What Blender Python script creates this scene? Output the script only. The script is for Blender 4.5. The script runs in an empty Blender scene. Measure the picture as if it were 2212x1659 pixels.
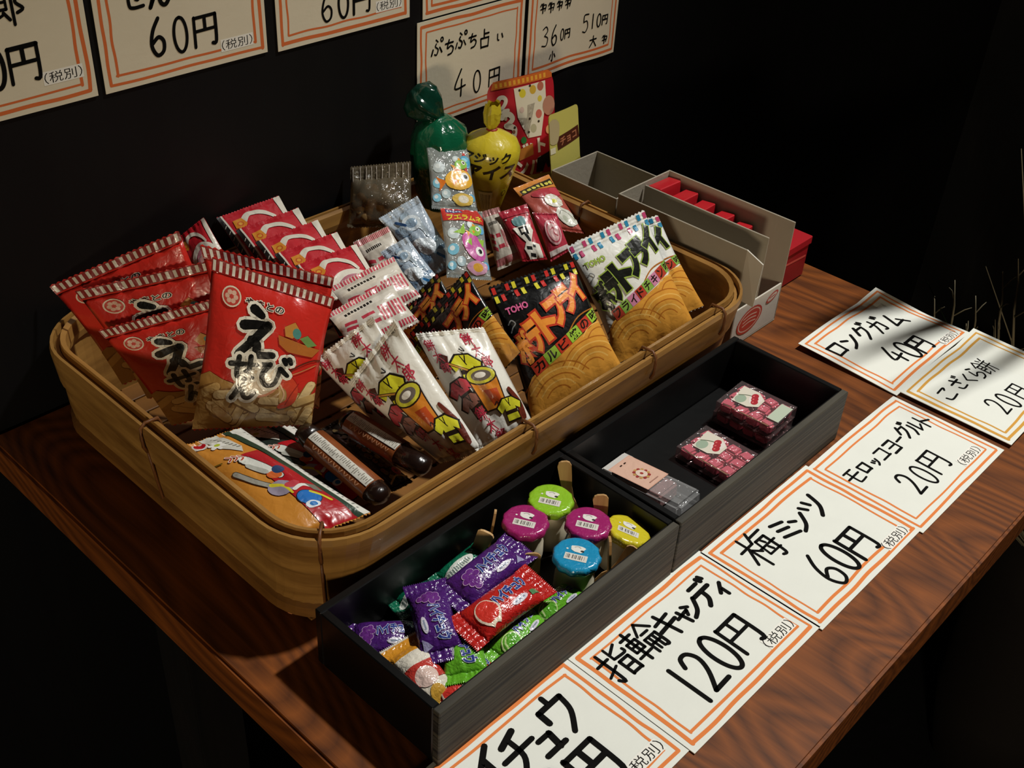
import bpy, bmesh, math, random
from mathutils import Vector, Matrix, noise

random.seed(7)
sc = bpy.context.scene
COL = sc.collection
V = Vector

# ------------------------------------------------------------------ camera
cam = bpy.data.cameras.new('camera')
cam.sensor_fit = 'HORIZONTAL'
cam.sensor_width = 36.0
cam.lens = 2450.4 / 2212 * 36.0
cam.clip_start = 0.02
co = bpy.data.objects.new('camera', cam)
COL.objects.link(co)
rot = Matrix(((0.68623046, 0.39456706, -0.61106841),
              (-0.72548505, 0.43193862, -0.53581757),
              (0.05252809, 0.81101533, 0.58266194)))
co.matrix_world = Matrix.Translation((-0.39664, -0.13546, 0.41465)) @ rot.to_4x4()
sc.camera = co

# ------------------------------------------------------------------ world, lamp, exposure
w = bpy.data.worlds.new('night_room')
sc.world = w
w.use_nodes = True
w.node_tree.nodes['Background'].inputs[0].default_value = (1.0, 0.84, 0.66, 1)
w.node_tree.nodes['Background'].inputs[1].default_value = 0.005
ld = bpy.data.lights.new('ceiling_spot', 'SPOT')
ld.energy = 106
ld.color = (1.0, 0.985, 0.93)
ld.shadow_soft_size = 0.045
ld.spot_size = math.radians(41)
ld.spot_blend = 1.0
lo = bpy.data.objects.new('ceiling_spot', ld)
COL.objects.link(lo)
lo.location = (0.67, -0.19, 1.55)
lo.rotation_euler = (V((0.06, 0.05, 0.0)) - lo.location).to_track_quat('-Z', 'Y').to_euler()
l2 = bpy.data.lights.new('camera_side_fill', 'POINT')     # added fill light behind the camera, brightening the basket and bag sides
l2.energy = 68
l2.color = (1.0, 0.84, 0.60)
l2.shadow_soft_size = 0.15
l2o = bpy.data.objects.new('camera_side_fill', l2)
COL.objects.link(l2o)
l2o.location = (-2.05, -1.35, 0.30)
vs = sc.view_settings
vs.view_transform = 'Standard'
vs.look = 'None'
vs.gamma = 1
vs.use_curve_mapping = False
vs.exposure = 0.08

# ------------------------------------------------------------------ materials
def lin(h):
    if not isinstance(h, str):
        return tuple(h)
    h = h.lstrip('#')
    out = []
    for i in (0, 2, 4):
        c = int(h[i:i + 2], 16) / 255
        out.append(c / 12.92 if c < .04045 else ((c + .055) / 1.055) ** 2.4)
    return tuple(out)

MC = {}
def mat(name, col, rough=.45, spec=.5, coat=0., bump=0., bs=150., var=0., vs_=60., metal=0., sub=0.):
    key = (name, str(col), rough, spec, coat, bump, bs, var, metal)
    if key in MC:
        return MC[key]
    m = bpy.data.materials.new(name)
    m.use_nodes = True
    nt = m.node_tree
    b = nt.nodes['Principled BSDF']
    c = lin(col)
    b.inputs['Base Color'].default_value = (*c, 1)
    b.inputs['Roughness'].default_value = rough
    b.inputs['Specular IOR Level'].default_value = spec
    b.inputs['Coat Weight'].default_value = coat
    b.inputs['Coat Roughness'].default_value = .12
    b.inputs['Metallic'].default_value = metal
    tc = nt.nodes.new('ShaderNodeTexCoord')
    if bump:
        n = nt.nodes.new('ShaderNodeTexNoise')
        n.inputs['Scale'].default_value = bs
        n.inputs['Detail'].default_value = 2
        n.inputs['Distortion'].default_value = .6
        nt.links.new(tc.outputs['Object'], n.inputs['Vector'])
        bp = nt.nodes.new('ShaderNodeBump')
        bp.inputs['Strength'].default_value = bump
        bp.inputs['Distance'].default_value = .002
        nt.links.new(n.outputs['Fac'], bp.inputs['Height'])
        nt.links.new(bp.outputs['Normal'], b.inputs['Normal'])
        nt.links.new(bp.outputs['Normal'], b.inputs['Coat Normal'])
    if var:
        n = nt.nodes.new('ShaderNodeTexNoise')
        n.inputs['Scale'].default_value = vs_
        n.inputs['Detail'].default_value = 4
        nt.links.new(tc.outputs['Object'], n.inputs['Vector'])
        r = nt.nodes.new('ShaderNodeMix')
        r.data_type = 'RGBA'
        r.inputs['A'].default_value = (*[x * (1 - var) for x in c], 1)
        r.inputs['B'].default_value = (*[min(1, x * (1 + var)) for x in c], 1)
        nt.links.new(n.outputs['Fac'], r.inputs['Factor'])
        nt.links.new(r.outputs['Result'], b.inputs['Base Color'])
    MC[key] = m
    return m

def film(col):            # printed plastic film of the snack bags
    return mat('printed_film', col, .33, .5, .35, .22, 190)

def paper(col):
    return mat('paper', col, .75, .2, 0, .05, 300, .04)

def ink(col):
    return mat('ink', col, .85, .08)

def foil(col):
    return mat('foil', col, .25, .5, .6, .4, 420)

def clear(name='clear_film', tint='eef2f2', fac=.16, haze=.10, rough=.12):
    key = (name, tint, fac, haze)
    if key in MC:
        return MC[key]
    m = bpy.data.materials.new(name)
    m.use_nodes = True
    nt = m.node_tree
    nt.nodes.clear()
    o = nt.nodes.new('ShaderNodeOutputMaterial')
    t = nt.nodes.new('ShaderNodeBsdfTransparent')
    t.inputs[0].default_value = (*lin(tint), 1)
    g = nt.nodes.new('ShaderNodeBsdfGlossy')
    g.inputs['Roughness'].default_value = rough
    d = nt.nodes.new('ShaderNodeBsdfDiffuse')
    d.inputs[0].default_value = (*lin(tint), 1)
    m1 = nt.nodes.new('ShaderNodeMixShader')
    m1.inputs[0].default_value = haze
    m2 = nt.nodes.new('ShaderNodeMixShader')
    m2.inputs[0].default_value = fac
    tc = nt.nodes.new('ShaderNodeTexCoord')
    n = nt.nodes.new('ShaderNodeTexNoise')
    n.inputs['Scale'].default_value = 260
    n.inputs['Distortion'].default_value = 1.2
    bp = nt.nodes.new('ShaderNodeBump')
    bp.inputs['Strength'].default_value = .5
    bp.inputs['Distance'].default_value = .003
    L = nt.links.new
    L(tc.outputs['Object'], n.inputs['Vector'])
    L(n.outputs['Fac'], bp.inputs['Height'])
    L(bp.outputs['Normal'], g.inputs['Normal'])
    L(t.outputs[0], m1.inputs[1])
    L(d.outputs[0], m1.inputs[2])
    L(m1.outputs[0], m2.inputs[1])
    L(g.outputs[0], m2.inputs[2])
    L(m2.outputs[0], o.inputs[0])
    MC[key] = m
    return m

def wood(name, c0, c1, scale=(60, 5, 60), rough=.4, rings=.0, bump=.1, contrast=(.35, .7), coat=0., spec=.4, ns=1.0):
    key = (name,)
    if key in MC:
        return MC[key]
    m = bpy.data.materials.new(name)
    m.use_nodes = True
    nt = m.node_tree
    b = nt.nodes['Principled BSDF']
    b.inputs['Roughness'].default_value = rough
    b.inputs['Coat Weight'].default_value = coat
    b.inputs['Specular IOR Level'].default_value = spec
    L = nt.links.new
    tc = nt.nodes.new('ShaderNodeTexCoord')
    mp = nt.nodes.new('ShaderNodeMapping')
    mp.inputs['Scale'].default_value = scale
    n = nt.nodes.new('ShaderNodeTexNoise')
    n.inputs['Scale'].default_value = ns
    n.inputs['Detail'].default_value = 6
    n.inputs['Roughness'].default_value = .6
    n.inputs['Distortion'].default_value = .4
    L(tc.outputs['Object'], mp.inputs[0])
    L(mp.outputs[0], n.inputs['Vector'])
    fac = n.outputs['Fac']
    if rings:
        # growth rings: contour lines of a low, stretched noise field
        mp2 = nt.nodes.new('ShaderNodeMapping')
        mp2.inputs['Scale'].default_value = (13, 3.4, 13)
        n2 = nt.nodes.new('ShaderNodeTexNoise')
        n2.inputs['Scale'].default_value = 1.0
        n2.inputs['Detail'].default_value = 1.0
        L(tc.outputs['Object'], mp2.inputs[0])
        L(mp2.outputs[0], n2.inputs['Vector'])
        mu = nt.nodes.new('ShaderNodeMath')
        mu.operation = 'MULTIPLY'
        mu.inputs[1].default_value = 46
        L(n2.outputs['Fac'], mu.inputs[0])
        pp = nt.nodes.new('ShaderNodeMath')
        pp.operation = 'PINGPONG'
        pp.inputs[1].default_value = 1.0
        L(mu.outputs[0], pp.inputs[0])
        mx = nt.nodes.new('ShaderNodeMix')
        mx.inputs['Factor'].default_value = rings
        L(fac, mx.inputs['A'])
        L(pp.outputs[0], mx.inputs['B'])
        fac = mx.outputs['Result']
    r = nt.nodes.new('ShaderNodeValToRGB')
    r.color_ramp.elements[0].position = contrast[0]
    r.color_ramp.elements[1].position = contrast[1]
    r.color_ramp.elements[0].color = (*lin(c0), 1)
    r.color_ramp.elements[1].color = (*lin(c1), 1)
    L(fac, r.inputs[0])
    L(r.outputs[0], b.inputs['Base Color'])
    bp = nt.nodes.new('ShaderNodeBump')
    bp.inputs['Strength'].default_value = bump
    bp.inputs['Distance'].default_value = .001
    L(fac, bp.inputs['Height'])
    L(bp.outputs['Normal'], b.inputs['Normal'])
    MC[key] = m
    return m

# ------------------------------------------------------------------ object helpers
def link(name, me, parent=None, loc=None):
    o = bpy.data.objects.new(name, me)
    COL.objects.link(o)
    if parent:
        o.parent = parent
    if loc is not None:
        o.location = loc
    return o

def tag(o, label, cat, group=None):
    o['label'] = label
    o['category'] = cat
    if group:
        o['group'] = group
    return o

def struct(o, label=None, cat=None):
    o['kind'] = 'structure'
    if label:
        o['label'] = label
    if cat:
        o['category'] = cat
    return o

def empty(name, loc, label, cat, group=None):
    o = link(name, None, None, loc)
    o.empty_display_size = .01
    return tag(o, label, cat, group)

def mesh(name, verts, faces, mats, midx=None, smooth=True):
    me = bpy.data.meshes.new(name)
    me.from_pydata([tuple(v) for v in verts], [], faces)
    if not isinstance(mats, (list, tuple)):
        mats = [mats]
    for m in mats:
        me.materials.append(m)
    if midx:
        me.polygons.foreach_set('material_index', midx)
    if smooth:
        me.polygons.foreach_set('use_smooth', [True] * len(me.polygons))
    me.update()
    return me

def from_bm(name, bm, mats, smooth=False):
    bmesh.ops.recalc_face_normals(bm, faces=bm.faces)
    me = bpy.data.meshes.new(name)
    bm.to_mesh(me)
    bm.free()
    if not isinstance(mats, (list, tuple)):
        mats = [mats]
    for m in mats:
        me.materials.append(m)
    if smooth:
        me.polygons.foreach_set('use_smooth', [True] * len(me.polygons))
    return me

def boxm(name, lo_, hi, m, bev=.0005, seg=1):
    bm = bmesh.new()
    bmesh.ops.create_cube(bm, size=1)
    for v in bm.verts:
        v.co = V([lo_[i] + (v.co[i] + .5) * (hi[i] - lo_[i]) for i in range(3)])
    if bev:
        bmesh.ops.bevel(bm, geom=bm.edges[:], offset=bev, segments=seg, affect='EDGES')
    return from_bm(name, bm, m, False)

def tube(name, pts, rad, m, n=8, closed=False, flat=1.0, up=V((0, 0, 1))):
    vs_, fs = [], []
    k = len(pts)
    rads = rad if isinstance(rad, (list, tuple)) else [rad] * k
    for i, p in enumerate(pts):
        a = pts[(i - 1) % k] if (closed or i) else pts[0]
        b = pts[(i + 1) % k] if (closed or i < k - 1) else pts[-1]
        t = (V(b) - V(a)).normalized()
        s = t.cross(up)
        s = s.normalized() if s.length > 1e-4 else t.orthogonal().normalized()
        u = s.cross(t)
        for j in range(n):
            th = 2 * math.pi * j / n
            vs_.append(V(p) + s * math.cos(th) * rads[i] + u * math.sin(th) * rads[i] * flat)
    for i in range(k if closed else k - 1):
        for j in range(n):
            a, b = i * n + j, i * n + (j + 1) % n
            c, d = ((i + 1) % k) * n + (j + 1) % n, ((i + 1) % k) * n + j
            fs.append((a, b, c, d))
    if not closed:
        fs.append(tuple(range(n))[::-1])
        fs.append(tuple((k - 1) * n + j for j in range(n)))
    return mesh(name, vs_, fs, m)

def lathe(name, prof, m, n=28, wav=None):
    """prof: list of (r, z); wav(i, theta) -> factor on r"""
    vs_, fs = [], []
    for i, (r, z) in enumerate(prof):
        for j in range(n):
            th = 2 * math.pi * j / n
            f = wav(i, th) if wav else 1
            vs_.append((r * f * math.cos(th), r * f * math.sin(th), z))
    for i in range(len(prof) - 1):
        for j in range(n):
            fs.append((i * n + j, i * n + (j + 1) % n, (i + 1) * n + (j + 1) % n, (i + 1) * n + j))
    fs.append(tuple(range(n))[::-1])
    fs.append(tuple((len(prof) - 1) * n + j for j in range(n)))
    return mesh(name, vs_, fs, m)

# ------------------------------------------------------------------ flat print: 2-D art cut to a grid and laid on a surface
TXT = {}
def text2d(body, off=0.):
    key = (body, off)
    if key in TXT:
        return TXT[key]
    cu = bpy.data.curves.new('lettering', 'FONT')
    cu.body = body
    cu.resolution_u = 2
    cu.offset = off
    ob = bpy.data.objects.new('lettering', cu)
    COL.objects.link(ob)
    me = bpy.data.meshes.new_from_object(ob.evaluated_get(bpy.context.evaluated_depsgraph_get()))
    out = ([(v.co.x, v.co.y) for v in me.vertices], [tuple(p.vertices) for p in me.polygons])
    bpy.data.objects.remove(ob)
    bpy.data.curves.remove(cu)
    bpy.data.meshes.remove(me)
    TXT[key] = out
    return out

class Art:
    def __init__(self, asp=1.0):
        self.asp = asp
        self.items = []       # (verts2d, faces, colour, layer)
        self.layer = 0
        self.cut = None
    def add(self, vs_, fs, col, layer=None):
        if layer is None:
            self.layer += 1
            layer = self.layer
        self.items.append((vs_, fs, col, layer))
        return self
    def poly(self, pts, col, layer=None):
        return self.add(list(pts), [tuple(range(len(pts)))], col, layer)
    def rect(self, x0, y0, x1, y1, col, layer=None, rot_=0, c=None):
        p = [(x0, y0), (x1, y0), (x1, y1), (x0, y1)]
        if rot_:
            cx, cy = c or ((x0 + x1) / 2, (y0 + y1) / 2)
            ca, sa = math.cos(rot_), math.sin(rot_)
            p = [(cx + (x - cx) * ca - (y - cy) * sa, cy + (x - cx) * sa + (y - cy) * ca) for x, y in p]
        return self.poly(p, col, layer)
    def ell(self, cx, cy, rx, ry, col, rot_=0, n=20, layer=None):
        ca, sa = math.cos(rot_), math.sin(rot_)
        p = []
        for i in range(n):
            t = 2 * math.pi * i / n
            x, y = rx * math.cos(t), ry * math.sin(t)
            p.append((cx + x * ca - y * sa, cy + x * sa + y * ca))
        return self.poly(p, col, layer)
    def stroke(self, pts, wd, col, layer=None, cap=True, wend=None, smooth=True):
        if layer is None:
            self.layer += 1
            layer = self.layer
        P = [V((x, y)) for x, y in pts]
        if smooth and len(P) > 2:
            R = []
            for i in range(len(P) - 1):
                p0, p1, p2, p3 = P[max(i - 1, 0)], P[i], P[i + 1], P[min(i + 2, len(P) - 1)]
                for k in range(5):
                    t = k / 5
                    R.append(.5 * ((2 * p1) + (-p0 + p2) * t + (2 * p0 - 5 * p1 + 4 * p2 - p3) * t * t + (-p0 + 3 * p1 - 3 * p2 + p3) * t ** 3))
            R.append(P[-1])
            P = R
        k = len(P)
        vs_, fs = [], []
        we = wd if wend is None else wend
        for i in range(k):
            a, b = P[max(i - 1, 0)], P[min(i + 1, k - 1)]
            t = (b - a)
            t = t.normalized() if t.length > 1e-9 else V((1, 0))
            s = V((-t.y, t.x)) * (wd + (we - wd) * i / (k - 1)) / 2
            vs_ += [tuple(P[i] + s), tuple(P[i] - s)]
        for i in range(k - 1):
            fs.append((2 * i, 2 * i + 1, 2 * i + 3, 2 * i + 2))
        self.add(vs_, fs, col, layer)
        if cap:
            self.ell(P[0].x, P[0].y, wd / 2, wd / 2, col, n=8, layer=layer + .01)
            self.ell(P[-1].x, P[-1].y, we / 2, we / 2, col, n=8, layer=layer + .01)
        return self
    def text(self, body, cx, cy, h, col, wid=None, rot_=0, bold=0., out=None, ow=.06, shear=0.):
        base, _ = text2d(body)
        x0 = min(v[0] for v in base); x1 = max(v[0] for v in base)
        y0 = min(v[1] for v in base); y1 = max(v[1] for v in base)
        sy = h / (y1 - y0)
        sx = wid / (x1 - x0) if wid else sy
        ca, sa = math.cos(rot_), math.sin(rot_)
        def tf(v):
            y = (v[1] - (y0 + y1) / 2) * sy
            x = (v[0] - (x0 + x1) / 2) * sx + y * shear
            return (cx + x * ca - y * sa, cy + x * sa + y * ca)
        if out:
            vs_, fs = text2d(body, ow)
            self.add([tf(v) for v in vs_], fs, out)
        vs_, fs = text2d(body, bold)
        return self.add([tf(v) for v in vs_], fs, col)
    def cutmesh(self, nu, nv):
        if self.cut and self.cut[0] == (nu, nv):
            return self.cut[1]
        bm = bmesh.new()
        cols = []
        for vs_, fs, col, layer in self.items:
            if col not in cols:
                cols.append(col)
            ci = cols.index(col)
            bv = [bm.verts.new((x, y, layer)) for x, y in vs_]
            for f in fs:
                if len(set(f)) < 3:
                    continue
                try:
                    nf = bm.faces.new([bv[i] for i in f])
                    nf.material_index = ci
                except ValueError:
                    pass
        big = [f for f in bm.faces if len(f.verts) > 4]
        if big:
            bmesh.ops.triangulate(bm, faces=big)
        for axis, cnt, ln in ((0, nu, 1.0), (1, nv, self.asp)):
            for i in range(cnt + 1):
                p = [0, 0, 0]; nrm = [0, 0, 0]
                p[axis] = ln * i / cnt
                nrm[axis] = 1
                bmesh.ops.bisect_plane(bm, geom=bm.verts[:] + bm.edges[:] + bm.faces[:], dist=1e-7,
                                       plane_co=p, plane_no=nrm, clear_inner=(i == 0), clear_outer=(i == cnt))
        # the cells' diagonals too, so that every piece lies flat on one triangle of the surface below
        for k in range(-nv + 1, nu):
            bmesh.ops.bisect_plane(bm, geom=bm.verts[:] + bm.edges[:] + bm.faces[:], dist=1e-7,
                                   plane_co=(k / nu, 0, 0), plane_no=V((nu, -nv / self.asp, 0)).normalized())
        bm.verts.index_update()
        out = ([tuple(v.co) for v in bm.verts], [tuple(v.index for v in f.verts) for f in bm.faces],
               [f.material_index for f in bm.faces], cols)
        bm.free()
        self.cut = ((nu, nv), out)
        return out
    def lay(self, name, surf, parent, shader, nu=28, nv=36, eps=.00016, step=.000010, origin=V((0, 0, 0))):
        """surf(u, v) -> (point, normal); u, v in 0..1"""
        vs_, fs, mi, cols = self.cutmesh(nu, nv)
        out = []
        T = [[surf(i / nu, j / nv) for i in range(nu + 1)] for j in range(nv + 1)]
        for x, y, l in vs_:
            fu, fv = x * nu, y / self.asp * nv
            i, j = min(nu - 1, max(0, int(fu + 1e-6))), min(nv - 1, max(0, int(fv + 1e-6)))
            fu -= i
            fv -= j
            a, b, c, d = T[j][i], T[j][i + 1], T[j + 1][i + 1], T[j + 1][i]
            if fu >= fv:
                w3 = (1 - fu, fu - fv, fv, 0)
            else:
                w3 = (1 - fv, 0, fu, fv - fu)
            p = a[0] * w3[0] + b[0] * w3[1] + c[0] * w3[2] + d[0] * w3[3]
            n = a[1] * w3[0] + b[1] * w3[1] + c[1] * w3[2] + d[1] * w3[3]
            out.append(p + n * (eps + step * l) - origin)
        me = mesh(name, out, fs, [shader(c) for c in cols], mi)
        return link(name, me, parent)

# ================================================================== THE ROOM
def plane_grid(name, O, U, W, nu, nv, m, amp=0, sc_=5):
    vs_, fs = [], []
    n = U.cross(W).normalized()
    for j in range(nv + 1):
        for i in range(nu + 1):
            p = O + U * (i / nu) + W * (j / nv)
            vs_.append(p + n * (noise.noise(p * sc_) * amp if amp else 0))
    for j in range(nv):
        for i in range(nu):
            a = j * (nu + 1) + i
            fs.append((a, a + 1, a + nu + 2, a + nu + 1))
    return mesh(name, vs_, fs, m)

dark_wall = wood('black_stained_wall', '020204', '080809', (30, 30, 2.5), .55, 0, .3, (.45, .85))
WY = 0.4125
struct(link('wall_back', boxm('wall_back', (-1.6, WY, -.75), (2.4, WY + .08, 1.6), dark_wall, 0)),
       'black stained wall behind the display', 'wall')
struct(link('floor', boxm('floor', (-1.6, -1.6, -.80), (2.4, WY, -.75),
       mat('dark_ground', '17181a', .85, .2, 0, .4, 40, .7, 9), 0)), 'dark ground below the table', 'floor')
# a plank strip along the wall's right half, with pale scuffs
scuff = wood('scuffed_black_wood', '030304', '1c1a16', (25, 25, 4), .6, 0, .35, (.5, .95))
struct(link('wall_right', boxm('wall_right', (1.15, -1.6, -.75), (1.2, WY, 1.6), scuff, 0)),
       'scuffed black wall at the side', 'wall')

# ================================================================== TABLE
XL, XR, YF, YB = -.2196, .318, -.0345, .4105
table_wood = wood('varnished_table_wood', '260f06', '96521d', (260, 7.0, 260), .55, .30, .12, (.10, .92), .0, .25)
tb = empty('table', (0.05, .19, -.75), 'brown varnished wooden table with dark grain under the sweets', 'table')
TBO = V((0.05, .19, -.75))
def tpart(name, lo_, hi, m, bev=.001):
    o = link(name, boxm(name, lo_, hi, m, bev, 2), tb)
    o.location = -TBO
    return o
tpart('tabletop', (XL, YF, -.024), (XR, YB, 0), table_wood, .0016)
leg_wood = wood('black_leg_wood', '060505', '15100d', (40, 40, 4), .6, 0, .1)
edge_wood = wood('dark_red_table_edge', '1c0a05', '55200f', (6, 6, 90), .4, 0, .1, (.3, .75), .2)
tpart('apron', (XL + .04, YF + .085, -.075), (XR - .04, YF + .105, -.024), leg_wood)
tpart('apron', (XL + .04, YF + .106, -.075), (XL + .058, YB - .06, -.024), leg_wood)
tpart('apron', (XR - .058, YF + .106, -.075), (XR - .04, YB - .06, -.024), leg_wood)
for lx in (XL + .05, XR - .10):
    for ly in (YF + .09, YB - .09):
        tpart('leg', (lx, ly, -.75), (lx + .035, ly + .035, -.0755), leg_wood)

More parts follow.
